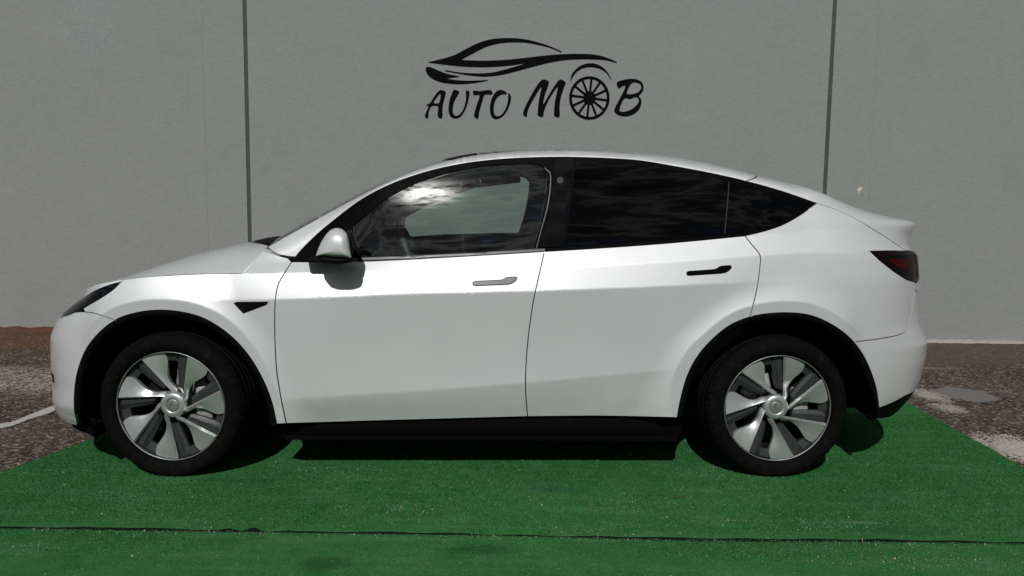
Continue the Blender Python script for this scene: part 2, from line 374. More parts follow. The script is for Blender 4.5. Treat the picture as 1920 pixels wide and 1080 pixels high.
# painted marks and patches on the asphalt
def ground_poly(name, pts, z, mat, label, jag=.01, seed=1, kind='structure'):
    rng = np.random.default_rng(seed); P = [wpt(x, y, Z=0)[:2] for x, y in pts]; out = []
    for i in range(len(P)):
        a, b_ = P[i], P[(i + 1) % len(P)]; L = np.linalg.norm(b_ - a); n = max(1, int(L / .02))
        for k in range(n): out.append(a + (b_ - a) * k / n + rng.normal(0, jag, 2))
    n = len(out); cx = np.mean(out, 0)
    r = delaunay_2d_cdt([Vector(p) for p in out], [], [list(range(n))], 1, 1e-5)
    o = mk(name, [(v[0], v[1], z) for v in r[0]], r[2], mat); return tag(o, label, kind=kind)
M_LINE = worn_mat('worn_white_line_paint', (.42, .42, .39), .33, 16)
M_CONC = worn_mat('smooth_grey_concrete_patch', (.17, .165, .155), .1, 8)
M_WORN = worn_mat('pale_worn_surface', (.40, .37, .34), .44, 30)
ground_poly('road_marking', [(-20, 808), (-20, 798), (20, 793), (62, 776), (92, 764), (130, 752), (130, 760), (94, 775), (50, 789), (22, 800)], .004, M_LINE, 'worn white painted line on the asphalt left of the car', .002)
ground_poly('concrete_patch', [(1748, 733), (1775, 724), (1810, 721), (1842, 726), (1856, 738), (1878, 748), (1868, 755), (1830, 758), (1795, 752), (1765, 745)], .003, M_ASPH, 'smooth grey concrete patch in the asphalt right of the car', .006, 2)
ground_poly('worn_marking', [(1722, 728), (1738, 728), (1765, 748), (1795, 765), (1790, 777), (1770, 776), (1742, 762), (1716, 752)], .002, M_ASPH, 'pale worn paint patch beside the rear bumper', .010, 3)
ground_poly('worn_marking', [(1838, 818), (1880, 820), (1960, 822), (2000, 840), (2000, 910), (1930, 880), (1880, 850)], .002, M_ASPH, 'pale worn paint patch at the right edge beside the carpet', .012, 4)

# ------------------------------------------------------------------ green carpet
def carpet_mat():
    m_, g, b = pmat('green_needle_carpet', (.02, .12, .04), .95, spec=.1)
    ge = g.a('ShaderNodeNewGeometry'); P = ge.outputs['Position']
    big = g.noise(P, 1.5, 5, .6); med = g.noise(P, 11, 5, .7); fine = g.noise(P, 210, 2, .6)
    mp = g.a('ShaderNodeMapping', Vector=P); mp.inputs['Scale'].default_value = (1.0, 9, 1)
    band = g.noise(mp.outputs[0], 1.5, 5, .6)
    c = g.mix(g.ramp(big, [(.35, 0.), (.65, 1.)]), (.020, .122, .026), (.038, .166, .042))
    c = g.mix(g.ramp(med, [(.35, 0.), (.7, .7)]), c, (.055, .19, .072))
    c = g.mix(g.ramp(band, [(.5, 0.), (.7, .5)]), c, (.078, .215, .098))
    c = g.mix(g.ramp(fine, [(.4, .55), (.6, 0.)]), c, (.003, .032, .008))
    rnd = g.ramp(ge.outputs['Random Per Island'], [(0., .22), (.5, .95), (.90, 1.35), (1., 3.2)])
    c = g.mix(1.0, c, rnd, 'MULTIPLY')
    dirt = g.noise(P, 2.3, 7, .75)
    c = g.mix(g.ramp(dirt, [(.62, 0.), (.78, .55)]), c, (.035, .045, .02))
    sp = g.a('ShaderNodeSeparateXYZ', Vector=P); nz = g.math('MULTIPLY', g.math('SUBTRACT', g.noise(P, 14, 6, .7), .5), 1.6)
    for (px_, py_, rx_, ry_, col, k_) in ((610, 1062, .10, .07, (.012, .04, .014), .5), (1272, 936, .045, .03, (.05, .05, .02), .5), (905, 1035, .14, .05, (.008, .06, .02), .5), (1030, 920, .22, .05, (.01, .07, .03), .4), (450, 905, .20, .05, (.01, .06, .02), .35), (1700, 1000, .3, .06, (.01, .075, .03), .4), (1610, 985, .10, .012, (.14, .22, .15), .5)):
        w = wpt(px_, py_, Z=0)
        e_ = g.math('ADD', g.math('POWER', g.math('DIVIDE', g.math('SUBTRACT', sp.outputs[0], float(w[0])), rx_), 2.0), g.math('POWER', g.math('DIVIDE', g.math('SUBTRACT', sp.outputs[1], float(w[1])), ry_), 2.0))
        c = g.mix(g.math('MULTIPLY', g.ramp(g.math('ADD', e_, nz), [(.25, 1.), (1., 0.)]), k_), c, col)
    g.set(b, 'Base__Color', c)
    bp = g.a('ShaderNodeBump', Strength=.8, Distance=.006, Height=g.math('ADD', fine, g.math('MULTIPLY', g.noise(P, 70, 3), .8))); g.set(b, 'Normal', bp.outputs[0])
    g.set(b, 'Sheen__Weight', .0)
    return m_
M_CARPET = carpet_mat()
M_BACK = simple('black_carpet_backing', (.006, .008, .006), .9, spec=.05)
eL = wpt(185, 822, Z=0); eR = wpt(1715, 765, Z=0); eL2 = wpt(0, 890, Z=0); eR2 = wpt(1920, 880, Z=0)
sm = [wpt(x, y, Z=0.008) for x, y in ((0, 990), (200, 993), (400, 996), (530, 998), (560, 999), (900, 1003), (1300, 1011), (1600, 1014), (1920, 1018))]
seam = hint([-3.2] + [p[0] for p in sm] + [3.2], [sm[0][1] - .02] + [p[1] for p in sm] + [sm[-1][1] - .02])
def edgeL(y): t = (y - eL2[1]) / (eL[1] - eL2[1]); return eL2[0] + (eL[0] - eL2[0]) * t
def edgeR(y): t = (y - eR2[1]) / (eR[1] - eR2[1]); return eR2[0] + (eR[0] - eR2[0]) * t
wob_x = RNG.uniform(0, 6.28, 40); wob_k = RNG.normal(0, 1, (40, 2)) * 5
def undul(x, y):
    h = np.zeros_like(x)
    for k in range(40): h += np.sin(wob_k[k, 0] * x * .5 + wob_k[k, 1] * y + wob_x[k])
    return h * .00035
def wrinkle(x, y):
    # a raised fold running up from the seam at left, and tyre-pressed ridges
    a = wpt(550, 998, Z=0); b_ = wpt(622, 950, Z=0)
    d = b_ - a; L = np.hypot(d[0], d[1]); t = ((x - a[0]) * d[0] + (y - a[1]) * d[1]) / L**2
    dist = np.abs((x - a[0]) * d[1] - (y - a[1]) * d[0]) / L
    tt = np.clip(t, 0, 1)
    h = .016 * np.exp(-(dist / .012)**2) * np.sin(np.pi * np.clip(tt * .8 + .1, 0, 1)) * (t > -.1) * (t < 1.1)
    c_ = wpt(900, 885, Z=0)[1]; h = h + .0045 * np.exp(-((y - c_ - .03 * np.sin(x * 1.4 + .6) - .004 * np.sin(x * 17)) / .012)**2) * np.clip(1.25 - np.abs(x + .12), 0, 1)
    c2 = wpt(900, 960, Z=0)[1]; h = h + .003 * np.exp(-((y - c2 - .05 * np.sin(x * 1.1 + 2)) / .02)**2) * np.clip(np.sin(x * 2.1 + 1), 0, 1)
    return h
def carpet(name, y0f, y1f, label, zb, edge_lift):
    nx, ny = 420, 150
    U, Vv = np.meshgrid(np.linspace(0, 1, nx), np.linspace(0, 1, ny))
    rng = np.random.default_rng(len(label))
    xl = -2.6 + 0 * U
    ya = np.array([y0f(-2.6 + 5.3 * u) for u in np.linspace(0, 1, nx)])[None, :]; yb = y1f
    Y = ya + (yb - ya) * Vv**1.15
    XL = edgeL(Y); XR = edgeR(Y)
    X = XL + (XR - XL) * U
    jag = np.convolve(rng.normal(0, .003, ny + 10), np.ones(3) / 3, 'same')[5:5 + ny]
    X = X + (U < .001) * jag[:, None] + (U > .999) * jag[::-1][:, None]
    Z = zb + undul(X, Y) + wrinkle(X, Y)
    if edge_lift:
        bump = .010 * np.exp(-((X + 1.02) / .10)**2) * (np.sin(X * 55) * .5 + .6) + .004 * np.sin(X * 3.1)**2 + .003 * np.sin(X * 11 + 1)**2
        Z = Z + bump * np.exp(-(Y - ya) / .05)
        wv = np.convolve(rng.normal(0, 1, nx + 10), np.ones(7) / 7, 'same')[5:5 + nx] * .0035
        Y = Y + wv[None, :] * np.exp(-(Y - ya) / .03) + .010 * np.sin(X * 60) * np.exp(-((X + 1.02) / .07)**2) * np.exp(-(Y - ya) / .03)
    P = np.stack([X, Y, Z], -1).reshape(-1, 3); idx = np.arange(nx * ny).reshape(ny, nx)
    F = np.stack([idx[:-1, :-1], idx[:-1, 1:], idx[1:, 1:], idx[1:, :-1]], -1).reshape(-1, 4)
    # skirt
    rim = np.concatenate([idx[0, :], idx[1:, -1], idx[-1, -2::-1], idx[-2:0:-1, 0]]); n0 = len(P)
    lowp = P[rim].copy(); lowp[:, 2] = zb - .007; P = np.vstack([P, lowp]); k = len(rim); i = np.arange(k)
    F = np.vstack([F, np.stack([rim, n0 + i, n0 + (i + 1) % k, rim[(i + 1) % k]], -1)])
    o = mkfast(name, P, F, M_CARPET); o.data.polygons.foreach_set('use_smooth', np.ones(len(F), bool))
    o.data.materials.append(M_BACK); mi = np.zeros(len(F), np.int32); mi[len(F) - k:] = 1
    o.data.polygons.foreach_set('material_index', mi)
    return tag(o, label, 'carpet', 'green carpet strips'), (X, Y, Z)
far_y = eR[1] + .25
cA, gA = carpet('green_carpet', lambda x: float(seam(x)), far_y, 'green artificial grass carpet strip under the white car', .0105, True)
cB, gB = carpet('green_carpet', lambda x: -2.6, 0.0, 'green artificial grass carpet strip nearest the camera, in front of the seam', .008, False)
# the front strip ends just under the seam of the other: reshape its far edge
co = np.empty(len(cB.data.vertices) * 3, np.float32); cB.data.vertices.foreach_get('co', co); co = co.reshape(-1, 3)
tfar = (co[:, 1] + 2.6) / 2.6; co[:, 1] = -2.6 + tfar * (seam(co[:, 0]) - .0015 + 2.6); cB.data.vertices.foreach_set('co', co.ravel())
# pile: short fibres
def pile(parent, n, y0, y1, zf, seed, front=False):
    rng = np.random.default_rng(seed)
    y = rng.uniform(y0, y1, n); x = rng.uniform(0, 1, n); xl = edgeL(y); xr = edgeR(y); x = xl + .002 + (xr - xl - .004) * x
    s_ = seam(x)
    keep = (y < s_ - .003) if front else (y > s_ + .003)
    x, y = x[keep], y[keep]; m_ = len(x)
    z = zf + undul(x, y) + wrinkle(x, y) - .001
    a = rng.uniform(0, 6.28, m_); w = rng.uniform(.0010, .0020, m_); h = rng.uniform(.003, .0075, m_); ln = rng.normal(0, .0035, (m_, 2))
    A = np.stack([x - np.cos(a) * w, y - np.sin(a) * w, z], -1); B = np.stack([x + np.cos(a) * w, y + np.sin(a) * w, z], -1)
    C = np.stack([x + ln[:, 0], y + ln[:, 1], z + h], -1)
    P = np.stack([A, B, C], 1).reshape(-1, 3); F = np.arange(3 * m_).reshape(-1, 3)
    return tag(mkfast('pile', P, F, M_CARPET, parent), kind='stuff')
pile(cA, 430000, float(min(seam(-2), seam(2))) - .02, 1.35, .0105, 11)
pile(cB, 150000, -1.7, float(max(seam(-2), seam(2))), .008, 12, True)
# grit
def grit(n, seed):
    rng = np.random.default_rng(seed)
    x = rng.uniform(-2.6, 2.6, n); y = -1.6 + 2.6 * rng.uniform(0, 1, n)**1.2
    k = int(n * .38); s_ = rng.integers(0, 14, k); cx = rng.uniform(-2.0, 2.0, 14); cyy = rng.uniform(-1.3, .2, 14)
    x[:k] = cx[s_] + rng.normal(0, .16, k); y[:k] = cyy[s_] + rng.normal(0, .045, k)
    q = int(n * .10); x[k:k + q] = rng.uniform(-1.9, 1.9, q); y[k:k + q] = seam(x[k:k + q]) - .01 - np.abs(rng.normal(0, .02, q))
    ok = (x > edgeL(y) + .02) & (x < edgeR(y) - .02); x, y = x[ok], y[ok]; m_ = len(x)
    z = np.where(y > seam(x), .014, .0115) + undul(x, y) + wrinkle(x, y); s = rng.uniform(.0008, .0021, m_) * (1 + (rng.random(m_) < .05) * 1.3)
    T = np.array([(1, 0, -.5), (-.6, .8, -.4), (-.5, -.9, -.5), (.1, 0, .9), (.5, .6, .3)])
    P = (T[None] + rng.normal(0, .25, (m_, 5, 3))) * s[:, None, None] + np.stack([x, y, z], -1)[:, None]
    F0 = np.array([(0, 4, 3), (4, 1, 3), (1, 2, 3), (2, 0, 3), (0, 1, 4), (0, 2, 1)]); F = (F0[None] + 5 * np.arange(m_)[:, None, None]).reshape(-1, 3)
    return tag(mkfast('grit', P.reshape(-1, 3), F, simple('pale_grit', (.42, .42, .34), .8, var=.5, scale=300)), 'pale grit crumbs scattered over the green carpet', kind='stuff')
grit(5200, 5)
# gravel at the carpet's left edge and on the asphalt
def gravel(n, seed):
    rng = np.random.default_rng(seed); x = rng.uniform(-4.3, 4.6, n); y = rng.uniform(-.4, WALL_Y - .1, n)
    ok = (x < edgeL(y) - .01) | (x > edgeR(y) + .01); x, y = x[ok], y[ok]; m_ = len(x); s = rng.uniform(.0015, .0045, m_); z = s * .3
    T = np.array([(1, 0, -.5), (-.6, .8, -.4), (-.5, -.9, -.5), (.1, 0, .7), (.5, .6, .3)])
    P = (T[None] + rng.normal(0, .2, (m_, 5, 3))) * s[:, None, None] + np.stack([x, y, z], -1)[:, None]
    F0 = np.array([(0, 4, 3), (4, 1, 3), (1, 2, 3), (2, 0, 3), (0, 1, 4), (0, 2, 1)]); F = (F0[None] + 5 * np.arange(m_)[:, None, None]).reshape(-1, 3)
    return tag(mkfast('gravel', P.reshape(-1, 3), F, M_ASPH), 'loose gravel on the brown asphalt either side of the carpet', kind='stuff')
gravel(26000, 6)

# ------------------------------------------------------------------ wall logo (traced in wall metres)
logo = tag(empty('wall_logo', tuple(wpt(1000, 150, Y=WALL_Y))), 'black car silhouette logo with AUTO MOB lettering on the grey wall', 'sign')
LOC0 = np.array(logo.location)
def flat(name, loops, parent, T=(760, 50, 4.0), smooth=True, tension=6):
    cu = bpy.data.curves.new(name, 'CURVE'); cu.dimensions = '2D'; cu.fill_mode = 'BOTH'; cu.extrude = .0012
    for lp in loops:
        segs = lp if isinstance(lp[0][0], (tuple, list)) else None
        if segs: pts = np.vstack([crom(s_, tension)[:-1] for s_ in segs])
        else:
            P = list(lp); pts = crom([P[-1]] + P + [P[0], P[1]], tension)[tension:-tension - 1] if smooth else np.array(P)
        s = cu.splines.new('POLY'); s.points.add(len(pts) - 1); s.use_cyclic_u = True
        for p, (a, b_) in zip(s.points, pts):
            w = wpt(T[0] + a / T[2], T[1] + b_ / T[2], Y=WALL_Y); p.co = (w[0] - LOC0[0], w[2] - LOC0[2], 0, 1)
    tmp = bpy.data.objects.new('tmp', cu); COL.objects.link(tmp)
    me = bpy.data.meshes.new_from_object(tmp.evaluated_get(bpy.context.evaluated_depsgraph_get())); bpy.data.objects.remove(tmp)
    me.materials.clear(); me.materials.append(M_LOGO)
    o = bpy.data.objects.new(name, me); COL.objects.link(o); o.parent = parent
    o.rotation_euler = (math.pi / 2, 0, 0); o.location = (0, -.0025, 0)
    return o
T7 = (780, 60, 6.355); T8 = (980, 60, 6.354)
flat('car_outline', [[[(175, 265), (280, 240), (370, 212), (450, 170), (540, 125), (640, 95), (760, 85), (860, 90), (960, 108), (1080, 145), (1172, 185)],
    [(1172, 185), (1168, 194)], [(1168, 194), (1100, 165), (1000, 138), (900, 120), (800, 118), (700, 127), (600, 155), (500, 205), (418, 250)],
    [(418, 250), (560, 255), (700, 252), (860, 238), (1000, 222), (1150, 208), (1300, 204), (1420, 210), (1510, 232), (1588, 266)], [(1588, 266), (1585, 273)],
    [(1585, 273), (1500, 252), (1400, 246), (1280, 246), (1160, 256), (1000, 290), (850, 330), (720, 362), (600, 375), (480, 366), (400, 353), (300, 335)], [(300, 335), (303, 326)],
    [(303, 326), (400, 342), (520, 350), (640, 345), (760, 318), (915, 272)], [(915, 272), (800, 290), (640, 303), (480, 302), (330, 290), (175, 270)], [(175, 270), (175, 265)]]], logo)
flat('bumper_outline', [[[(115, 455), (120, 425), (150, 415), (190, 425), (280, 465), (380, 500), (515, 527)], [(515, 527), (510, 537)], [(510, 537), (430, 545), (360, 550)],
    [(360, 550), (450, 570), (600, 580), (720, 578), (857, 572)], [(857, 572), (857, 582)], [(857, 582), (720, 605), (560, 622), (430, 618), (300, 600), (200, 560), (140, 510), (115, 455)]]], logo, T7)
flat('wheel_arc', [[[(1235, 412), (1250, 355), (1300, 302), (1360, 277), (1420, 277), (1480, 305), (1525, 355), (1548, 405)], [(1548, 405), (1500, 342), (1450, 314), (1390, 304), (1330, 314), (1280, 345), (1235, 412)]]], logo)
cx, cyy, rx, ry = 1380, 535, 152, 163
lo = [[(cx + rx * math.cos(a), cyy - ry * math.sin(a)) for a in np.linspace(0, 2 * math.pi, 72, endpoint=False)]]
for k in range(12):
    a0 = math.radians(83 + 30 * k); a1 = a0 + math.radians(30); hw = 8.5; q = []
    for a, sg in ((a0, 1), (a1, -1)):
        c_, s_ = math.cos(a), math.sin(a)
        for r in ((48, 132) if sg == 1 else (132, 48)):
            rr = r; X = rr * c_ - sg * hw * s_; Y = rr * s_ + sg * hw * c_; q.append((cx + X * .985, cyy - Y * 1.07))
        if sg == 1:
            for t in (.3, .5, .7):
                am = a0 + (a1 - a0) * t; q.append((cx + 132.5 * math.cos(am) * .985, cyy - 132.5 * math.sin(am) * 1.07))
    lo.append(q)
flat('spoked_wheel', lo, logo, smooth=False)
LET = {
 'A': (T7, [[(142, 1030), (108, 1015), (112, 975), (150, 885), (128, 882), (125, 868), (165, 850), (230, 750), (270, 705), (298, 690), (355, 715), (352, 745), (330, 830), (315, 920), (310, 1030), (262, 1010), (258, 960), (262, 888), (185, 885), (160, 930), (148, 985)], [(210, 845), (245, 785), (288, 735), (275, 845)]]),
 'U': (T7, [[(455, 688), (515, 712), (495, 760), (460, 820), (440, 900), (442, 960), (460, 995), (500, 995), (540, 960), (575, 890), (595, 800), (598, 698), (635, 708), (632, 770), (610, 870), (575, 950), (530, 1010), (475, 1033), (420, 1015), (392, 965), (388, 900), (400, 820), (425, 740)]]),
 'T': (T7, [[(680, 702), (760, 705), (895, 695), (908, 745), (820, 748), (790, 830), (755, 950), (735, 1035), (695, 1010), (692, 985), (720, 880), (755, 750), (692, 755)]]),
 'O': (T7, [[(1085, 740), (1060, 705), (1015, 690), (970, 700), (920, 755), (888, 840), (880, 920), (890, 990), (930, 1035), (985, 1033), (1050, 990), (1100, 910), (1130, 820), (1132, 770), (1115, 735), (1100, 728), (1098, 790), (1080, 880), (1040, 960), (990, 1003), (945, 995), (928, 950), (930, 870), (955, 800), (1000, 755), (1045, 742)]]),
 'M': (T8, [[(5, 985), (40, 870), (110, 740), (190, 610), (245, 565), (313, 595), (300, 650), (262, 760), (245, 860), (300, 770), (360, 670), (430, 575), (455, 567), (512, 600), (500, 640), (460, 760), (440, 880), (435, 1015), (375, 1000), (373, 960), (385, 820), (418, 655), (380, 700), (300, 830), (255, 940), (240, 1013), (180, 995), (180, 940), (195, 800), (222, 655), (170, 730), (90, 870), (55, 960), (48, 1013)]]),
 'B': (T8, [[(1145, 675), (1120, 605), (1180, 575), (1260, 560), (1340, 560), (1410, 590), (1440, 650), (1430, 710), (1385, 765), (1410, 800), (1412, 860), (1380, 930), (1310, 985), (1220, 1008), (1140, 990), (1090, 945), (1110, 880), (1225, 645), (1190, 645)], [(1305, 605), (1240, 735), (1300, 740), (1370, 720), (1412, 670), (1400, 625), (1360, 605)], [(1215, 790), (1155, 940), (1200, 950), (1280, 930), (1350, 880), (1385, 820), (1370, 785), (1345, 775), (1280, 800)]])}
for k, (T, lp) in LET.items():
    tag(flat('letter', [[p for p in l] for l in lp], logo, T, tension=3), 'black brush letter ' + k)

# ------------------------------------------------------------------ the car
CX0, CYAW = -1.6011, 0.0386
car = tag(empty('parked_car', (CX0, 0, 0), CYAW), 'white electric car seen from its left side, parked on green carpet', 'car')
HW = 0.96                       # half width
cc, cs = math.cos(CYAW), math.sin(CYAW)
def w2c(v, point=True):
    v = np.asarray(v, float) - (np.array([CX0, 0, 0]) if point else 0)
    return np.array([v[0] * cc + v[1] * cs, -v[0] * cs + v[1] * cc, v[2]])
OC = w2c(CP)
def un(px, py, Y):              # photo direction met at car depth Y -> x, z
    d = w2c(upx(px, py), False); t = (Y - OC[1]) / d[1]; p = OC + t * d; return p[0], p[2]
def c2px(P):
    P = np.asarray(P, float); X = np.stack([CX0 + P[..., 0] * cc - P[..., 1] * cs, P[..., 0] * cs + P[..., 1] * cc, P[..., 2]], -1) - CP
    w = X @ CD; return np.stack([960 + FPX * (X @ CA) / w, 540 - FPX * (X @ CB) / w], -1)
def pxcurve(pts, Y):
    q = [un(x, y, Y(i) if callable(Y) else Y) for i, (x, y) in enumerate(pts)]
    return hint([a for a, b_ in q], [b_ for a, b_ in q])
XS0, XS1 = -0.30, 3.00
# feature heights
z0 = lambda x: .27 + 0 * x
z1 = pxcurve([(300, 766), (583, 744), (750, 734), (979, 717.5), (1125, 704), (1300, 690)], .03)
z2 = pxcurve([(180, 566), (520, 562), (760, 552), (1000, 546), (1200, 539), (1330, 533), (1640, 525)], .01)
z3 = pxcurve([(185, 533), (229, 524.5), (280, 518.5), (360, 514.5), (520, 512), (740, 509), (1000, 505), (1150, 498), (1300, 488), (1425, 479), (1560, 472), (1660, 469)], .05)
z4 = pxcurve([(190, 505), (400, 497), (546, 491), (673, 488), (860, 480), (1020, 470), (1200, 459.5), (1393, 443), (1530, 432), (1660, 425)], .09)
z5 = pxcurve([(500, 486), (560, 468), (627, 410), (673, 376.7), (726.7, 347.3), (793, 323.3), (860, 307.7), (926.7, 299), (993, 295), (1093, 294), (1200, 300.7), (1333, 324.3), (1466.7, 358.3), (1530.7, 380.7), (1600, 408)], .24)
yc6 = hint([.3, .45, .8, 1.2, 1.6, 2.0, 2.6, 3.0, 3.3], [.16, .18, .26, .34, .40, .43, .44, .44, .44])
t6 = [(503, 463), (560, 430.5), (603, 406.7), (660, 375), (726.7, 341.7), (793, 315), (893, 290.7), (960, 283.8), (1026.7, 281), (1093, 280.7), (1166.7, 285), (1266.7, 295), (1333, 306.7), (1406.7, 325), (1466.7, 340), (1533, 360), (1600, 385)]
q6 = []
for x, y in t6:
    Y = .35
    for _ in range(5): a = un(x, y, Y); Y = float(yc6(a[0]))
    q6.append(a)
z6 = hint([a for a, b_ in q6], [b_ for a, b_ in q6])
K = [-.3, .1, .5, 1.0, 1.7, 2.4, 2.9, 3.2]
def tb(*v): return hint(K, v)
Y0 = tb(.060, .060, .058, .062, .066, .062, .055, .06)
Y1 = tb(.030, .030, .022, .018, .018, .022, .030, .030)
Y2 = tb(.044, .036, .014, .006, .006, .014, .034, .044)
S0 = tb(-.25, -.25, -.25, -.26, -.27, -.25, -.2, -.2)      # slope above the sill
S1m = tb(-.10, -.10, -.10, -.15, -.17, -.13, -.05, -.05)
S1p = tb(-.02, -.02, .0, .04, .045, .02, -.02, -.02)
S2m = tb(.10, .06, -.03, -.07, -.07, -.03, .06, .10)
S2p = tb(.22, .24, .30, .36, .36, .30, .16, .16)
S3m = tb(.42, .42, .42, .40, .36, .30, .22, .24)
S3p = tb(1.1, 1.1, .95, .62, .45, .52, .52, .50)
S4m = tb(1.1, 1.1, .95, .66, .55, .52, .42, .42)
def herm(z, za, zb, ya, yb, sa, sb):
    h = np.maximum(zb - za, 1e-4); t = (z - za) / h
    return ya * (2 * t**3 - 3 * t**2 + 1) + h * sa * (t**3 - 2 * t**2 + t) + yb * (-2 * t**3 + 3 * t**2) + h * sb * (t**3 - t**2)
def plan(x):                    # slight taper towards the corners
    return 0 * x
G1 = tb(1.2, 1.2, .75, .28, .28, .28, .30, .34)
def inset(x, z):
    x = np.asarray(x, float); z = np.asarray(z, float)
    a0, a1, a2, a3, a4 = z0(x), z1(x), z2(x), z3(x), np.maximum(z4(x), z3(x) + .02)
    a5 = np.maximum(z5(x), a4 + .02); a6 = np.maximum(z6(x), a5 + .02)
    y0, y1, y2 = Y0(x), Y1(x), Y2(x)
    y3 = y2 + (a3 - a2) * (S2p(x) + S3m(x)) / 2
    y4 = y3 + (a4 - a3) * (S3p(x) + S4m(x)) / 2
    gg = G1(x)
    gy = lambda zz: y4 + gg * (zz - a4) + .16 * (zz - a4)**2
    y5 = gy(a5); s5 = gg + .32 * (a5 - a4); y6 = np.maximum(yc6(x), y5 + .05)
    y = np.where(z < a0, y0 - (z - a0) * .6, 0.)
    y = np.where((z >= a0) & (z < a1), herm(z, a0, a1, y0, y1, S0(x), S1m(x)), y)
    y = np.where((z >= a1) & (z < a2), herm(z, a1, a2, y1, y2, S1p(x), S2m(x)), y)
    y = np.where((z >= a2) & (z < a3), herm(z, a2, a3, y2, y3, S2p(x), S3m(x)), y)
    y = np.where((z >= a3) & (z < a4), herm(z, a3, a4, y3, y4, S3p(x), S4m(x)), y)
    y = np.where((z >= a4) & (z < a5), gy(z), y)
    h = np.maximum(a6 - a5, 1e-3); t = np.clip((z - a5) / h, 0, 1.6)
    up = y5 + s5 * .8 * h * t + (y6 - y5 - s5 * .8 * h) * t**2.2
    y = np.where(z >= a5, up, y)
    return y + plan(x)
# wheel arches as polar curves
FH, RH = (0.0, .345), (2.89, .345)
af = [(144.5, 797), (138.7, 766), (139.6, 727), (146.9, 689), (163.7, 650), (192.6, 616.7), (221.5, 597.4), (260, 585.4), (298.5, 581.5), (337, 584.4), (375.6, 594), (409, 611.9), (443, 639.3), (471.9, 674.5), (496, 717.8), (510.4, 756.3), (519, 795)]
ar = [(1269.6, 783), (1275.4, 751.5), (1287.4, 708), (1306.7, 669.6), (1335.6, 636), (1369.3, 609.5), (1412.6, 592.6), (1470.4, 586.3), (1518.5, 591), (1557, 607), (1590.8, 631), (1614.8, 660), (1631.7, 693.7), (1643.7, 732), (1648, 765)]
rf = [(150, 640), (178, 602), (216.7, 575.8), (260, 563.7), (308, 561.3), (356, 566), (404.5, 583), (443, 609), (476.7, 647), (505.6, 698.5), (529.7, 756)]
rr_ = [(1262, 700), (1292, 650), (1328, 617), (1364, 590), (1412.6, 571.5), (1461, 564.7), (1509, 567), (1547, 579), (1586, 602), (1625, 640), (1660, 690)]
def polar(pts, hub, Y=0.012):
    P = np.array([un(x, y, Y) for x, y in pts]); d = P - np.array(hub); th = np.arctan2(d[:, 1], d[:, 0]); th = np.where(th < -1.8, th + 2 * math.pi, th); r = np.hypot(d[:, 0], d[:, 1])
    return hint(th, r)
AF, AR, RF, RR = polar(af, FH), polar(ar, RH), polar(rf, FH, .02), polar(rr_, RH, .02)
def flare(x, z):
    out = np.full(np.shape(x), 9.)
    for (hx, hz), R_, A_ in ((FH, RF, AF), (RH, RR, AR)):
        dx, dz = x - hx, z - hz; th = np.arctan2(dz, dx); th = np.where(th < -1.8, th + 2 * math.pi, th); r = np.hypot(dx, dz); d = r - R_(th)
        y = np.where(d < 0, .004 - d * .06, .004 + d * .34 + d * d * .8)
        y = np.where(z < .2, 9., y); out = np.minimum(out, y)
    return out
def smin(a, b_, k=.024):
    h = np.clip(.5 + .5 * (b_ - a) / k, 0, 1); return b_ * (1 - h) + a * h - k * h * (1 - h)
# body ends: extent of the nose and of the tail at each height
XF = hint([.15, .24, .30, .36, .42, .50, .60, .70, .76, .80, .84, .87, .89, .902, .912, .94], [-.70, -.775, -.79, -.785, -.77, -.78, -.78, -.74, -.685, -.62, -.535, -.46, -.40, -.35, -.31, -.30])
XR = hint([.15, .20, .30, .40, .50, .56, .62, .68, .74, .80, .90, 1.00, 1.08, 1.10, 1.13, 1.18, 1.21, 1.232, 1.25, 1.268, 1.30, 1.36, 1.392, 1.42, 1.448, 1.46],
          [3.56, 3.65, 3.77, 3.845, 3.87, 3.88, 3.88, 3.85, 3.82, 3.81, 3.805, 3.80, 3.79, 3.765, 3.75, 3.77, 3.795, 3.808, 3.785, 3.67, 3.50, 3.30, 3.20, 3.10, 3.005, 3.0])
NE = 2.35
def Fs(u, z):                   # body skin: u runs round the car, z is height
    u = np.asarray(u, float); z = np.asarray(z, float)
    ub = np.clip(u, XS0, XS1); y = inset(ub, z); x = ub.copy() if hasattr(ub, 'copy') else ub
    tf = np.clip((XS0 - u) / .95, 0, 1) * math.pi / 2; tr = np.clip((u - XS1) / 1.2, 0, 1) * math.pi / 2
    e = 2 / NE
    X_ = np.sin(tf); y = np.where(u < XS0, HW - (HW - y) * np.maximum(1 - X_**NE, 0)**(1 / NE), y); xf = XS0 - (XS0 - XF(z)) * X_
    X_ = np.sin(tr); y = np.where(u > XS1, HW - (HW - y) * np.maximum(1 - X_**2.9, 0)**(1 / 2.9), y); xr = XS1 + (XR(z) - XS1) * X_
    x = np.where(u < XS0, xf, np.where(u > XS1, xr, ub))
    fl = flare(x, z); y = smin(y, np.where((x > -.62) & (x < 3.6), fl + np.clip(-.28 - x, 0, 1)**2 * 4.5 + np.clip(x - 3.15, 0, 1)**2 * 3.0, 9.))
    return np.stack([x, y, z + 0 * x], -1)
def nrm(u, z, e=.0018):
    a = Fs(u + e, z) - Fs(u - e, z); b_ = Fs(u, z + e) - Fs(u, z - e)
    n = np.cross(a, b_); return n / (np.linalg.norm(n, axis=-1, keepdims=True) + 1e-12)   # points outwards (towards -y)
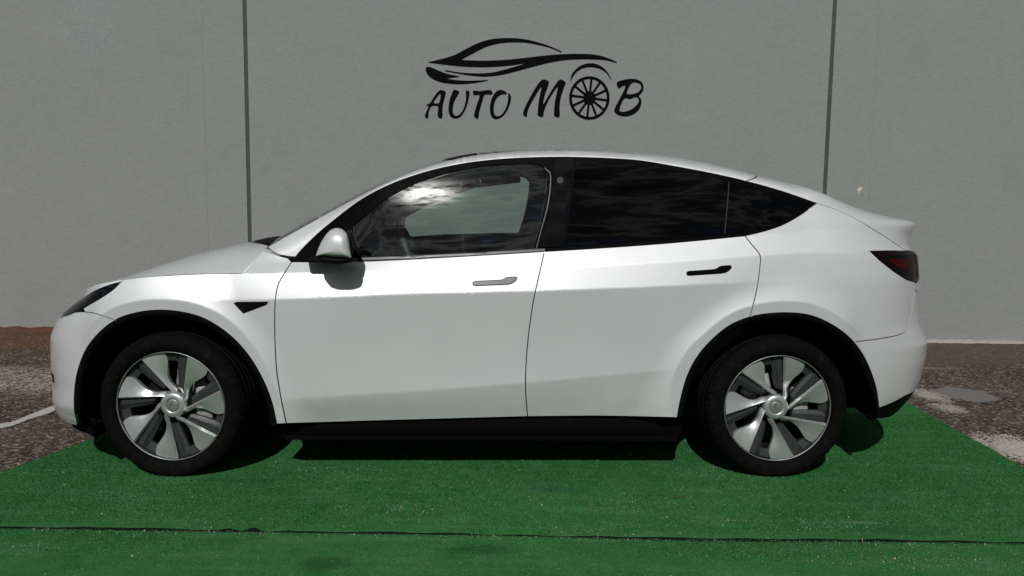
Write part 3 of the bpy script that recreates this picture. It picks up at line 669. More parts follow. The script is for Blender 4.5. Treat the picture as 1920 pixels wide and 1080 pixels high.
def px2uz(pts):                 # Newton: photo points to skin parameters
    P = np.array(pts, float); q = np.array([un(x, y, .08) for x, y in P]); u, z = q[:, 0], q[:, 1]
    u = np.clip(u, -.75, 3.8)
    for it in range(40):
        e = 1e-4; f0 = c2px(Fs(u, z)); fu = (c2px(Fs(u + e, z)) - f0) / e; fz = (c2px(Fs(u, z + e)) - f0) / e
        r = P - f0; det = fu[:, 0] * fz[:, 1] - fu[:, 1] * fz[:, 0]; det = np.where(np.abs(det) < 1e3, 1e3 * np.sign(det + 1e-9), det)
        du = (r[:, 0] * fz[:, 1] - r[:, 1] * fz[:, 0]) / det; dz = (fu[:, 0] * r[:, 1] - fu[:, 1] * r[:, 0]) / det
        u = u + np.clip(du, -.05, .05) * .8; z = z + np.clip(dz, -.03, .03) * .8
    return np.stack([u, z], -1)
def dens(P, step=.018, closed=False):
    out = []; n = len(P)
    for i in range(n if closed else n - 1):
        a, b_ = P[i], P[(i + 1) % n]; L = np.linalg.norm(b_ - a); k = max(1, int(math.ceil(L / step)))
        for j in range(k): out.append(a + (b_ - a) * j / k)
    if not closed: out.append(P[-1])
    return np.array(out)
def seg(pts, smooth=True, n=6): # photo polyline -> smooth curve on the skin
    return px2uz(crom(pts, n)) if smooth and len(pts) > 2 else dens(px2uz(pts))
def loop(*segs):
    out = [segs[0]]
    for s in segs[1:]:
        s = np.asarray(s)
        if np.linalg.norm(out[-1][-1] - s[0]) > np.linalg.norm(out[-1][-1] - s[-1]): s = s[::-1]
        out.append(s)
    P = np.vstack(out); keep = [0]
    for i in range(1, len(P)):
        if np.linalg.norm(P[i] - P[keep[-1]]) > 1.5e-3: keep.append(i)
    P = P[keep]
    if np.linalg.norm(P[0] - P[-1]) < 1.5e-3: P = P[:-1]
    return P
def shrink(P, d):
    A = np.roll(P, 1, 0); B = np.roll(P, -1, 0)
    area = .5 * np.sum(P[:, 0] * np.roll(P[:, 1], -1) - np.roll(P[:, 0], -1) * P[:, 1]); s = 1 if area > 0 else -1
    e1 = P - A; e1 /= np.linalg.norm(e1, axis=1, keepdims=True); e2 = B - P; e2 /= np.linalg.norm(e2, axis=1, keepdims=True)
    n1 = np.stack([-e1[:, 1], e1[:, 0]], 1) * s; n2 = np.stack([-e2[:, 1], e2[:, 0]], 1) * s
    b_ = n1 + n2; b_ /= np.maximum(np.linalg.norm(b_, axis=1, keepdims=True), .3); c_ = np.clip(np.sum(b_ * n1, 1), .45, 1)
    return P + b_ * (d / c_)[:, None]
def inside(P, q):
    x, y = q[:, 0], q[:, 1]; r = np.zeros(len(q), bool); n = len(P)
    for i in range(n):
        x1, y1 = P[i]; x2, y2 = P[(i + 1) % n]
        if y1 == y2: continue
        c_ = ((y1 > y) != (y2 > y)) & (x < (x2 - x1) * (y - y1) / (y2 - y1) + x1); r ^= c_
    return r
def x2u(x, z):
    lo_ = np.full(len(x), XS0 - .95); hi = np.full(len(x), XS1 + 1.2)
    for _ in range(26):
        m_ = (lo_ + hi) / 2; c_ = Fs(m_, z)[:, 0] < x; lo_ = np.where(c_, m_, lo_); hi = np.where(c_, hi, m_)
    return lo_
RINGP = []
for (hx, hz), R_ in ((FH, RF), (RH, RR)):
    th = np.linspace(.0, 3.1, 150)
    for o_ in (-.006, 0., .006, .03, .07): r = R_(th) + o_; x_, z_ = hx + r * np.cos(th), hz + r * np.sin(th); RINGP.append(np.stack([x2u(x_, z_), z_], 1))
RINGP = np.vstack(RINGP)
FEATS = [(z1, XS0, XS1), (z2, XS0, 2.9), (z3, XS0, XS1), (z4, .3, XS1), (z5, .45, XS1)]
def tri(P, step=.035, feats=True, ring=True):
    lo_, hi = P.min(0), P.max(0)
    gx, gz = np.meshgrid(np.arange(lo_[0], hi[0], step), np.arange(lo_[1], hi[1], step * .6)); q = [np.stack([gx.ravel() + 1.1e-4, gz.ravel() + 1.3e-4], 1)]
    if feats:
        xs = np.arange(max(lo_[0], XS0), min(hi[0], XS1), .02)
        if len(xs):
            for fz, a, b_ in FEATS:
                x_ = xs[(xs > a) & (xs < b_)]
                for o_ in (-.006, 0., .006): q.append(np.stack([x_, fz(x_) + o_], 1))
    if ring:
            m_ = (RINGP[:, 0] > lo_[0]) & (RINGP[:, 0] < hi[0]) & (RINGP[:, 1] > lo_[1]) & (RINGP[:, 1] < hi[1]); q.append(RINGP[m_])
    q = np.vstack(q); q = q[inside(P, q)]
    dmin = np.full(len(q), 9.); seg_ = dens(P, .01, True)
    for i in range(0, len(seg_), 1): dmin = np.minimum(dmin, np.hypot(*(q - seg_[i]).T))
    q = q[dmin > .006]
    n = len(P); r = delaunay_2d_cdt([Vector(p) for p in np.vstack([P, q])], [], [list(range(n))], 1, 1e-6)
    V = np.array([tuple(v) for v in r[0]]); F = [tuple(f) for f in r[2]]
    # boundary loop edges
    cnt = {}
    for f in F:
        for i in range(len(f)):
            a, b_ = f[i], f[(i + 1) % len(f)]; cnt[(min(a, b_), max(a, b_))] = cnt.get((min(a, b_), max(a, b_)), 0) + 1
    bd = [(f[i], f[(i + 1) % len(f)]) for f in F for i in range(len(f)) if cnt[(min(f[i], f[(i + 1) % len(f)]), max(f[i], f[(i + 1) % len(f)]))] == 1]
    return V, F, bd
def panel(name, P, mat, parent=None, gap=.0025, off=0., thick=.016, far=False, surf=Fs, nf=nrm, round_=True, **kw):
    """a sheet of bodywork following the skin inside outline P (u,z), with turned-in edges"""
    if gap: P = shrink(P, gap)
    V2, F, bd = tri(P, **kw); u, z = V2[:, 0], V2[:, 1]
    X = surf(u, z); N = nf(u, z); X = X + N * off
    V = [X]; NN = [N]; nv = len(X); Fc = [f[::1] for f in F]
    smooth = [True] * len(Fc)
    if thick:
        n0 = nv; ids = {}
        bl = sorted({a for e in bd for a in e}); ids = {a: n0 + i for i, a in enumerate(bl)}; m_ = len(bl)
        Xb = X[bl]; Nb = N[bl]; V += [Xb, Xb - Nb * thick]; NN += [np.zeros_like(Nb), np.zeros_like(Nb)]
        for a, b_ in bd: Fc.append((ids[b_], ids[a], ids[a] + m_, ids[b_] + m_)); smooth.append(False)
    V = np.vstack(V); NN = np.vstack(NN)
    # orient outwards
    f = Fc[0]; nn = np.cross(V[f[1]] - V[f[0]], V[f[2]] - V[f[0]])
    if np.dot(nn, N[f[0]]) < 0: Fc = [t[::-1] for t in Fc]
    if far:
        V = V.copy(); V[:, 1] = 2 * HW - V[:, 1]; NN = NN.copy(); NN[:, 1] *= -1; Fc = [t[::-1] for t in Fc]
    return mk(name, V, Fc, mat, parent if parent is not None else car, smooth=smooth, normals=NN)

def polar_xyz(uz, hub):
    X = Fs(uz[:, 0], uz[:, 1]); d = X[:, [0, 2]] - np.array(hub); th = np.arctan2(d[:, 1], d[:, 0]); th = np.where(th < -1.8, th + 2 * math.pi, th)
    return hint(th, np.hypot(d[:, 0], d[:, 1]))
# ---- shared cut lines (photo traces laid on the skin)
cDF = seg([(546.7, 491), (534.5, 510.7), (522, 533), (516.5, 560), (515, 602), (516, 650), (518.5, 692), (526, 742), (537, 794)])
cB = seg([(1021, 470.5), (1011, 515), (1001, 560), (992, 620), (986.5, 680), (985.5, 730), (989, 781)])
cRD = seg([(1397, 443), (1410, 459), (1425, 479), (1424.5, 503), (1418, 547), (1408.5, 585), (1406, 594)])
cArF = seg(af); cArR = seg(ar)
AF = polar_xyz(cArF, FH); AR = polar_xyz(cArR, RH)
sillF = seg([(537, 794), (700, 789), (860, 784.5), (989, 781)]); sillR = seg([(989, 781), (1130, 780), (1269.6, 783)])
beltF = seg([(546.7, 490.5), (586.7, 491), (673, 490), (726.7, 488), (860, 481), (1021, 471.5)]); beltR = seg([(1021, 471.5), (1100, 466.7), (1200, 460), (1300, 451.7), (1397, 442)])
qtr = seg([(1397, 442), (1433, 433.3), (1466.7, 421.7), (1500, 403.3), (1531.5, 380.7)])
dloF = seg([(546.7, 490.5), (560, 473.3), (593, 440), (626.7, 411.7), (673, 376.7), (726.7, 347.3), (793, 323.3), (860, 307.7), (926.7, 299), (993, 295), (1060, 293.8)])
dloR = seg([(1060, 293.8), (1133, 296), (1200, 300.7), (1266.7, 311.7), (1333, 324.3), (1400, 339.5), (1466.7, 358.3), (1531.5, 380.7)])
tgate = seg([(1531.5, 380.7), (1560, 390), (1600, 408), (1650, 437.5), (1690, 464), (1698, 470)])
bumpR = seg([(1605, 640.7), (1653, 634.5), (1694, 624), (1703, 612), (1708.7, 588), (1716, 540)])
bumpF = seg([(112, 597.5), (139.6, 586.3), (168.5, 586), (192.6, 592.6), (217, 600.5)])
def onz(xs, fz): return dens(np.stack([xs, fz(xs)], 1))
def cut(S_, P, which):   # trim a curve at the point nearest P
    i = int(np.argmin(np.hypot(*(S_ - P).T))); return S_[:i + 1] if which == 'a' else S_[i:]

# headlight outline on the skin
hl = seg([(112, 597), (120, 585.5), (134.8, 572.4), (154, 559), (178, 544.5), (207, 533), (227.5, 527.8)])
hl2 = seg([(227.5, 527.8), (212, 543), (192.6, 556.5), (168.5, 571), (144.5, 585.4), (128, 593), (112, 597)])
headlight_P = loop(hl, hl2)
crestF = onz(np.arange(hl[-1][0], .42, .03), z3)
pillar_base = seg([(380, 514.5), (450, 513), (500, 512.6), (534, 511.3)])

for far in (False, True):
    # front wing
    i0 = cDF[int(np.argmin(np.hypot(*(cDF - np.array([cDF[3][0], z3(cDF[3][0])])).T)))]
    top = np.vstack([onz(np.arange(hl[-1][0], .36, .03), z3)])
    wt = px2uz([(503, 470), (527, 478), (548, 480)])
    iA = cut(cArF, bumpF[-1], 'b')
    xs = np.array([.36, .42, .47]); up1 = px2uz([(492, 470), (520, 479), (540, 484)])
    P = loop(hl2[:int(len(hl2) * .62)][::-1], top, up1, cDF, px2uz([(537, 794), (519, 795)]), iA[::-1], bumpF[::-1][:int(len(bumpF) * .62)])
    wing = panel('front_wing', P, M_PAINT, far=far)
    # front door
    P = loop(cDF, sillF, cB, beltF)
    fd = panel('front_door', P, M_PAINT, far=far)
    P = loop(cB, sillR, cut(cArR, cRD[-1], 'a'), cRD[::-1], beltR)
    rd = panel('rear_door', P, M_PAINT, far=far)
    arq = cut(cut(cArR, cRD[-1], 'b'), bumpR[0], 'a')
    tl_out = px2uz([(1631, 471), (1651, 489.7), (1675.5, 509), (1699.6, 524.4), (1716.4, 529)])
    P = loop(cRD, arq, bumpR, tl_out[::-1], px2uz([(1660, 470.5), (1698, 470)]), tgate[::-1], qtr[::-1])
    qp = panel('rear_quarter_panel', P, M_PAINT, far=far)
    if not far: WING, FD, RD, QP = wing, fd, rd, qp

def join(objs, name):
    bpy.ops.object.select_all(action='DESELECT')
    for o in objs: o.select_set(True)
    bpy.context.view_layer.objects.active = objs[0]; bpy.ops.object.join(); objs[0].name = name; return objs[0]
def closed(pts, n=6): q = px2uz(pts); return dens(crom(q, n), .018)
def mirror_copy(o, name=None):
    me = o.data.copy(); co = np.empty(len(me.vertices) * 3, np.float32); me.vertices.foreach_get('co', co); co = co.reshape(-1, 3)
    co[:, 1] = 2 * HW - co[:, 1]; me.vertices.foreach_set('co', co.ravel()); me.flip_normals(); me.update()
    c = bpy.data.objects.new(name or o.name.split('.')[0], me); COL.objects.link(c); c.parent = o.parent
    return c

def ou(P):                      # corner positions given as fractions of the turn
    P = np.array(P, float); u = P[:, 0].copy(); a = np.clip((u - XS1) / 1.2, 0, 1) * math.pi / 2; b_ = np.clip((XS0 - u) / .95, 0, 1) * math.pi / 2
    P[:, 0] = np.where(u > XS1, XS1 + 1.2 * np.arcsin(np.clip(np.sin(a)**.69, 0, 1)) * 2 / math.pi, np.where(u < XS0, XS0 - .95 * np.arcsin(np.clip(np.sin(b_)**.80, 0, 1)) * 2 / math.pi, u))
    return P
def skin_y(x, z):
    lo_ = np.full(len(x), XS0 - .95); hi = np.full(len(x), XS1 + 1.2)
    for _ in range(26):
        m_ = (lo_ + hi) / 2; c_ = Fs(m_, z)[:, 0] < x; lo_ = np.where(c_, m_, lo_); hi = np.where(c_, hi, m_)
    return Fs(lo_, z)[:, 1]
# ---- nose: bonnet, bumper
UC = XS0 - .95
zt = float(z3(XS0)); xh = -.30
top_hl = hl[hl[:, 0] < XS0 - .002]
def front_half(far):
    P = np.vstack([hl, onz(np.arange(hl[-1][0], XS0, -.02), z3), [[XS0, zt]], dens(ou([[XS0 - .03, zt], [UC, zt]]), .03), dens(ou([[UC, .80], [-.72, .775]]), .03)])
    P = loop(P); a = panel('hood', P, M_PAINT, far=far, gap=0, feats=False)
    ar2 = cut(cArF, bumpF[-1], 'a')
    P = loop(bumpF[::-1], dens(ou([[-.72, .765], [UC, .79]]), .03), dens(ou([[UC, .79], [UC, .245]]), .03), dens(ou([[UC, .245], [-.50, .235]]), .03), ar2)
    b_ = panel('front_bumper', P, M_PAINT, far=far, gap=.0012, feats=True)
    P = dens(ou([[UC, .245], [UC, .19], [-.50, .19], [-.40, .21], [-.38, .26], [-.50, .24]]), .03, True)
    v = panel('bumper_valance', P, M_BLACK, far=far, gap=0, off=-.03, feats=False, ring=False)
    qs = px2uz([(101, 703), (101.5, 719)]); P = dens(np.vstack([[[UC, qs[0, 1] + .004], [UC, qs[1, 1] - .004]], qs[::-1]]), .02, True)
    s_ = panel('grille_slot', P, M_TRIM, far=far, gap=0, off=.0015, thick=0, feats=False, ring=False)
    P = dens(ou([[-.79, .345], [-.70, .335], [-.70, .375], [-.79, .385]]), .015, True)
    panel('bumper_recess', P, M_TRIMS, far=far, gap=0, off=.001, thick=0, feats=False, ring=False)
    return a, b_, v, s_
fh = [front_half(f) for f in (False, True)]
def bonnet_end(r): return .50 - .33 * (1 - (1 - np.clip((r - .12) / .88, 0, 1))**2)
# bonnet height field
def hoodpt(x, r):               # r: 0 near edge .. 1 centre line .. 2 far edge
    e = Fs(x, z3(x)); rr = np.where(r > 1, 2 - r, r)
    c_ = np.interp(x, [-.3, -.2, 0, .2, .45, .6], [0, .032, .082, .120, .135, .135])
    y = e[..., 1] + (HW - e[..., 1]) * rr; z = e[..., 2] + c_ * (1 - (1 - rr)**np.interp(x, [-.3, .05, .3, .5], [4.2, 4.2, 5.6, 7.5])); y = np.where(r > 1, 2 * HW - y, y)
    return np.stack([x, y, z], -1)
nx, nr = 40, 48
S_, R_ = np.meshgrid(np.linspace(0, 1, nx), 1 - np.cos(np.linspace(0, math.pi, nr)) , indexing='ij'); rq = 1 - np.abs(1 - R_)
X = XS0 + (bonnet_end(rq) - XS0) * S_
Vh = hoodpt(X, R_).reshape(-1, 3); idx = np.arange(nx * nr).reshape(nx, nr)
Fh = [(idx[i, j], idx[i + 1, j], idx[i + 1, j + 1], idx[i, j + 1]) for i in range(nx - 1) for j in range(nr - 1)]
hm = mk('hood', Vh, Fh, M_PAINT, car, smooth=True)
hood = join([hm, fh[0][0], fh[1][0]], 'hood')
FB = join([fh[0][1], fh[1][1]], 'front_bumper'); join([fh[0][2], fh[1][2]], 'bumper_valance'); join([fh[0][3], fh[1][3]], 'grille_slot')
# cowl (wiper tray) between bonnet and windscreen
Vc = []; Fc = []
for i in range(41):
    r = .22 + 1.56 * i / 40; rq_ = 1 - abs(1 - r); xe = bonnet_end(rq_) - .004
    for dx, dz in ((-.01, -.012), (.02, .004), (.07, .012), (.13, .010)):
        p = hoodpt(np.array(xe + dx), np.array(r)); Vc.append((p[0], p[1], p[2] + dz))
for i in range(40):
    for q in range(3): Fc.append((4 * i + q, 4 * i + q + 1, 4 * i + q + 5, 4 * i + q + 4))
mk('cowl', Vc, Fc, M_BLACK, car, smooth=True)
# wiper blade resting on the cowl
def tube(path, r, n=8):
    path = np.array(path, float); V = []; F = []
    for i, p in enumerate(path):
        t = path[min(i + 1, len(path) - 1)] - path[max(i - 1, 0)]; t /= np.linalg.norm(t); a = np.cross(t, [0, 0, 1.]); 
        if np.linalg.norm(a) < .1: a = np.cross(t, [0, 1., 0])
        a /= np.linalg.norm(a); b_ = np.cross(t, a); rr = r[i] if hasattr(r, '__len__') else r
        for k in range(n): V.append(p + rr * (a * math.cos(6.2832 * k / n) + b_ * math.sin(6.2832 * k / n)))
    for i in range(len(path) - 1):
        for k in range(n): F.append((i * n + k, i * n + (k + 1) % n, (i + 1) * n + (k + 1) % n, (i + 1) * n + k))
    F += [tuple(range(n))[::-1], tuple(range((len(path) - 1) * n, len(path) * n))]; return V, F
pw = [hoodpt(np.array(x), np.array(r)) + np.array([0, 0, .010]) for x, r in ((.46, .25), (.44, .35), (.40, .5), (.36, .8))]
V, F = tube(pw, .009); mk('wiper', V, F, M_BLACK, car, smooth=True)

# ---- headlight: dark housing under a glossy lens
for far in (False, True):
    h = panel('headlight', headlight_P, M_BLUEL, gap=.003, off=-.006, thick=.02, far=far, feats=False)
    c_ = headlight_P.mean(0); P2 = c_ + (headlight_P - c_) * np.array([.78, .55]); 
    panel('projector_strip', shrink(headlight_P, .016), M_BLACK, parent=h, gap=0, off=-.004, thick=0, far=far, feats=False)
    panel('headlight_lens', headlight_P, M_HGLASS, parent=h, gap=.003, off=.001, thick=0, far=far, feats=False)

# ---- tail: bumper, tailgate, lights
UR = XS1 + 1.2
brb = px2uz([(1648, 765), (1675, 754), (1697, 742)])
brl = np.vstack([brb, ou([[3.645, .40], [3.70, .47], [3.80, .53], [3.92, .55], [UR, .55]])]); brl = dens(crom(brl, 6), .018)
TLP = loop(px2uz([(1631, 471), (1651, 489.7), (1675.5, 509), (1699.6, 524.4), (1716.0, 529)]), dens(ou([[3.576, .945], [3.72, .955], [3.84, .975], [3.864, 1.04], [3.84, 1.085]]), .02), dens(np.vstack([ou([[3.72, 1.094]]), ou([[3.56, 1.103]]), px2uz([(1698, 470.4), (1660, 470.4)])]), .02))
rears = []
for far in (False, True):
    arq = cut(cArR, bumpR[0], 'b')
    P = loop(bumpR, dens(ou([[3.56, .915], [3.72, .87], [UR, .87]]), .03), dens(ou([[UR, .87], [UR, .55]]), .03), brl[::-1], arq[::-1])
    rb = panel('rear_bumper', P, M_PAINT, far=far)
    P = loop(brl, dens(ou([[UR, .53], [UR, .26], [3.60, .26], [3.45, .27], [3.30, .28]]), .03))
    rv = panel('rear_valance', P, M_BLACK, far=far, gap=0, off=-.002, feats=False)
    # tailgate: white side frame, spoiler and lid
    z62 = 2.863
    P = loop(dens(ou([[z62, float(z6(z62))], px2uz([(1400.5, 339.7)])[0]])), cut(dloR, px2uz([(1402, 340)])[0], 'b'), tgate,
             dens(ou([[3.56, 1.106], [3.72, 1.097], [3.84, 1.088], [UR, 1.08]]), .02), dens(ou([[UR, 1.08], [UR, 1.447]]), .02), dens(ou([[UR, 1.447], [XS1, 1.447]]), .02),
             onz(np.arange(XS1, z62, -.02), z6))
    tg = panel('tailgate', P, M_PAINT, far=far, step=.03, gap=.0009)
    P = dens(ou([[3.87, .98], [3.87, 1.082], [UR, 1.075], [UR, .875], [3.72, .875], [3.564, .917], [3.588, .938], [3.72, .948], [3.846, .965]]), .02, True)
    tg2 = panel('tailgate', P, M_PAINT, far=far, feats=False, gap=.001)
    rears.append((rb, rv, tg, tg2))
    tl = panel('tail_light', TLP, M_SMOKE, gap=.002, off=.004, thick=.03, far=far, feats=False)
    P = px2uz([(1664, 486), (1700, 486.5), (1704, 488), (1704, 503), (1688, 503.5), (1675, 497)])
    P = dens(P, .01, True); panel('brake_lamp', P, M_RED, parent=tl, gap=0, off=.0055, thick=0, far=far, feats=False)
    P = dens(ou([[3.60, .965], [3.60, 1.085], [3.654, 1.085], [3.654, .965]]), .01, True)
    panel('lamp_edge', P, M_RED, parent=tl, gap=0, off=.0055, thick=0, far=far, feats=False)
join([r[0] for r in rears], 'rear_bumper'); join([r[1] for r in rears], 'rear_valance'); join([r[2] for r in rears] + [r[3] for r in rears], 'tailgate')

# ---- roof rails, windows
topF = onz(np.append(np.arange(.437, 2.85, .02), 2.859), z6)
baseP = seg([(503, 463), (520, 475), (540, 480), (556, 481)])
wtop = [(661, 424), (693, 396.5), (726.7, 370.5), (760, 352.5), (793, 338), (826, 327), (860, 319), (893, 313), (926.7, 309.3), (960, 307.3), (993, 306.8), (1009, 308.5), (1019, 314), (1024.5, 322), (1026, 334)]
wright = [(1026, 334), (1023, 370), (1017, 405), (1009, 436), (1000, 464.5)]
wtopS = seg(wtop); wrightS = seg(wright)
for far in (False, True):
    dt = cut(dloF, px2uz([(556, 479)])[0], 'b')
    P = loop(topF, dens(np.array([[2.8585, float(z6(2.8585))], px2uz([(1398.5, 339)])[0]])), cut(dloR, px2uz([(1400, 339.5)])[0], 'a')[::-1], dt[::-1], baseP[::-1])
    panel('roof_rail', P, M_PAINT, far=far, gap=.0008, thick=.02)
    # sail trim at the mirror
    P = loop(cut(dloF, px2uz([(661, 386)])[0], 'a'), px2uz([(661, 424), (663, 440), (676, 479), (674, 489)]), seg([(674, 489), (620, 491), (546.7, 490.5)]))
    panel('window_sail', P, M_TRIM, far=far, gap=.001, feats=False)
    # upper frame of the front door, running down behind the glass
    e_ = px2uz([(1040, 296), (1030, 380), (1012, 468)])
    P = loop(cut(cut(dloF, px2uz([(661, 386)])[0], 'b'), px2uz([(1040, 294)])[0], 'a'), dens(e_), px2uz([(1000, 469)]), wrightS[::-1], wtopS[::-1])
    panel('window_frame', P, M_TRIM, far=far, gap=.0006, feats=False, off=-.001)
    # thin weather strip line inside the frame
    a_ = px2uz([(1021, 316), (1030, 325), (1031.5, 340), (1026, 385), (1014, 430), (1004, 468)]); b2 = px2uz([(1021, 314), (1031.6, 324), (1033.3, 340), (1028, 385), (1016, 430), (1006, 468)])
    P = np.vstack([crom(a_, 5), crom(b2, 5)[::-1]]); panel('weather_strip', P, M_TRIMS, far=far, gap=0, feats=False, off=.0012, thick=0)
    # front glass
    gl = loop(px2uz([(672, 482.5), (658, 440), (657, 423)]), seg([(657, 423), (690, 394), (726.7, 366), (793, 334), (860, 315.5), (926.7, 306), (993, 303), (1022, 306), (1031, 322), (1030, 334)]), px2uz([(1021, 405), (1005, 468)]), seg([(1005, 468), (860, 476), (672, 482.5)]))
    panel('front_side_window', gl, M_GLASS, far=far, gap=0, off=-.006, thick=0, feats=False)
    # pillar cover
    P = loop(cut(cut(dloF, px2uz([(1040, 294)])[0], 'b'), px2uz([(1060, 294)])[0], 'a'), cut(dloR, px2uz([(1077, 294)])[0], 'a'), dens(px2uz([(1077, 294.5), (1069, 370), (1056.5, 462.5)])), seg([(1056.5, 462.5), (1023, 464), (1012.5, 465)]), dens(e_)[::-1])
    bp_ = panel('pillar_cover', P, M_PILL, far=far, gap=.0012, feats=False)
    c_ = px2uz([(1050, 338)])[0]; P = np.array([c_ + .0155 * np.array([math.cos(a), math.sin(a)]) for a in np.linspace(0, 6.28, 24, endpoint=False)])
    panel('camera_window', P, M_SCREEN, parent=bp_, far=far, gap=0, feats=False, off=.001, thick=0, ring=False)
    # rear door glass, divider and quarter glass
    rt = seg([(1079, 301), (1133, 302.5), (1200, 307.5), (1266.7, 318), (1333, 331), (1365, 339.5)]); rbm = seg([(1058.5, 462), (1100, 459.5), (1200, 452.5), (1300, 444.3), (1356, 438.8)])
    base = loop(cut(dloR, px2uz([(1077, 294)])[0], 'b'), qtr[::-1], beltR[::-1], dens(px2uz([(1021, 471), (1012.5, 466)])), dens(px2uz([(1056.5, 462.5), (1077, 295)])))
    panel('window_surround', base, M_TRIM, far=far, gap=.0006, feats=False, off=-.006)
    P = loop(rt, dens(px2uz([(1366, 340), (1357, 438.5)])), rbm[::-1], dens(px2uz([(1058.5, 461.5), (1071, 370), (1078.5, 302)])))
    panel('rear_side_window', P, M_PRIV, far=far, gap=.0005, feats=False, off=-.0035, thick=.003)
    P = dens(px2uz([(1366.4, 341), (1368.2, 341.5), (1360, 438), (1357.8, 438.4)]), .02, True)
    panel('window_divider', P, M_TRIMS, far=far, gap=0, feats=False, off=-.001, thick=.004)
    P = loop(seg([(1369, 341), (1400, 348.5), (1466.7, 366), (1519, 382)]), seg([(1519, 382), (1495, 399), (1464, 416), (1431, 427), (1395, 435), (1361, 438)]), px2uz([(1361, 437.5), (1368.5, 342)]))
    panel('quarter_window', P, M_PRIV, far=far, gap=.0005, feats=False, off=-.0035, thick=.003)
    # belt mouldings
    P = loop(seg([(673, 483.5), (860, 475.5), (1022.5, 465.8)]), beltF[beltF[:, 0] > px2uz([(673, 489)])[0][0]][::-1])
    panel('belt_moulding', P, M_TRIMS, far=far, gap=.0004, feats=False, off=.004, thick=.014)
    P = loop(seg([(1024, 465.5), (1100, 461.5), (1200, 455), (1300, 447.3), (1393, 441.5)]), beltR[::-1])
    panel('belt_moulding', P, M_TRIM, far=far, gap=.0004, feats=False, off=.003, thick=.014)

# ---- windscreen, glass roof, rear glass
def zed(x): return np.where(x < .45, z6(np.array(.45)) + (x - .45) * .62, z6(x))
def roofpt(x, r):
    w = HW - (np.interp(x, np.linspace(.42, 3.0, 120), [float(inset(a, float(z6(a)))) for a in np.linspace(.42, 3.0, 120)]) + .012)
    c_ = np.interp(x, [.2, .45, .8, 1.2, 1.7, 2.4, 2.95, 3.0], [.06, .085, .075, .052, .034, .030, .005, .0])
    return np.stack([x, HW - w * r, zed(x) - .004 + c_ * (1 - np.abs(r)**2.3)], -1)
def roofpatch(name, fa, fb, mat, n=26, m_=40, lift=0):
    R1 = np.sin(np.linspace(-math.pi / 2, math.pi / 2, m_)); V = []; 
    for i in range(n):
        t = i / (n - 1); x = fa(R1) + (fb(R1) - fa(R1)) * t; V.append(roofpt(x, R1) + np.array([0, 0, lift]))
    V = np.vstack(V); F = [(i * m_ + j, i * m_ + j + 1, (i + 1) * m_ + j + 1, (i + 1) * m_ + j) for i in range(n - 1) for j in range(m_ - 1)]
    return mk(name, V, F, mat, car, smooth=True)
roofpatch('windscreen', lambda r: .44 - .26 * (1 - r * r), lambda r: 1.30 - .08 * (1 - r * r), M_WSG)
roofpatch('roof_header', lambda r: 1.304 - .08 * (1 - r * r), lambda r: 1.42 + 0 * r, M_TRIM, 6)
roofpatch('glass_roof', lambda r: 1.424 + 0 * r, lambda r: 2.50 + 0 * r, M_PRIV)
roofpatch('tailgate_header', lambda r: 2.504 + 0 * r, lambda r: 2.70 + 0 * r, M_TRIM, 6)
roofpatch('rear_window', lambda r: 2.704 + 0 * r, lambda r: 3.0 + 0 * r, M_PRIV)
V = [p for x in np.linspace(1.30, 2.72, 20) for p in roofpt(np.full(9, x), np.linspace(-.97, .97, 9)) - np.array([0, 0, .035])]
mk('headliner', V, [(i * 9 + j, i * 9 + j + 1, i * 9 + j + 10, i * 9 + j + 9) for i in range(19) for j in range(8)], M_CABIN, car, smooth=True)

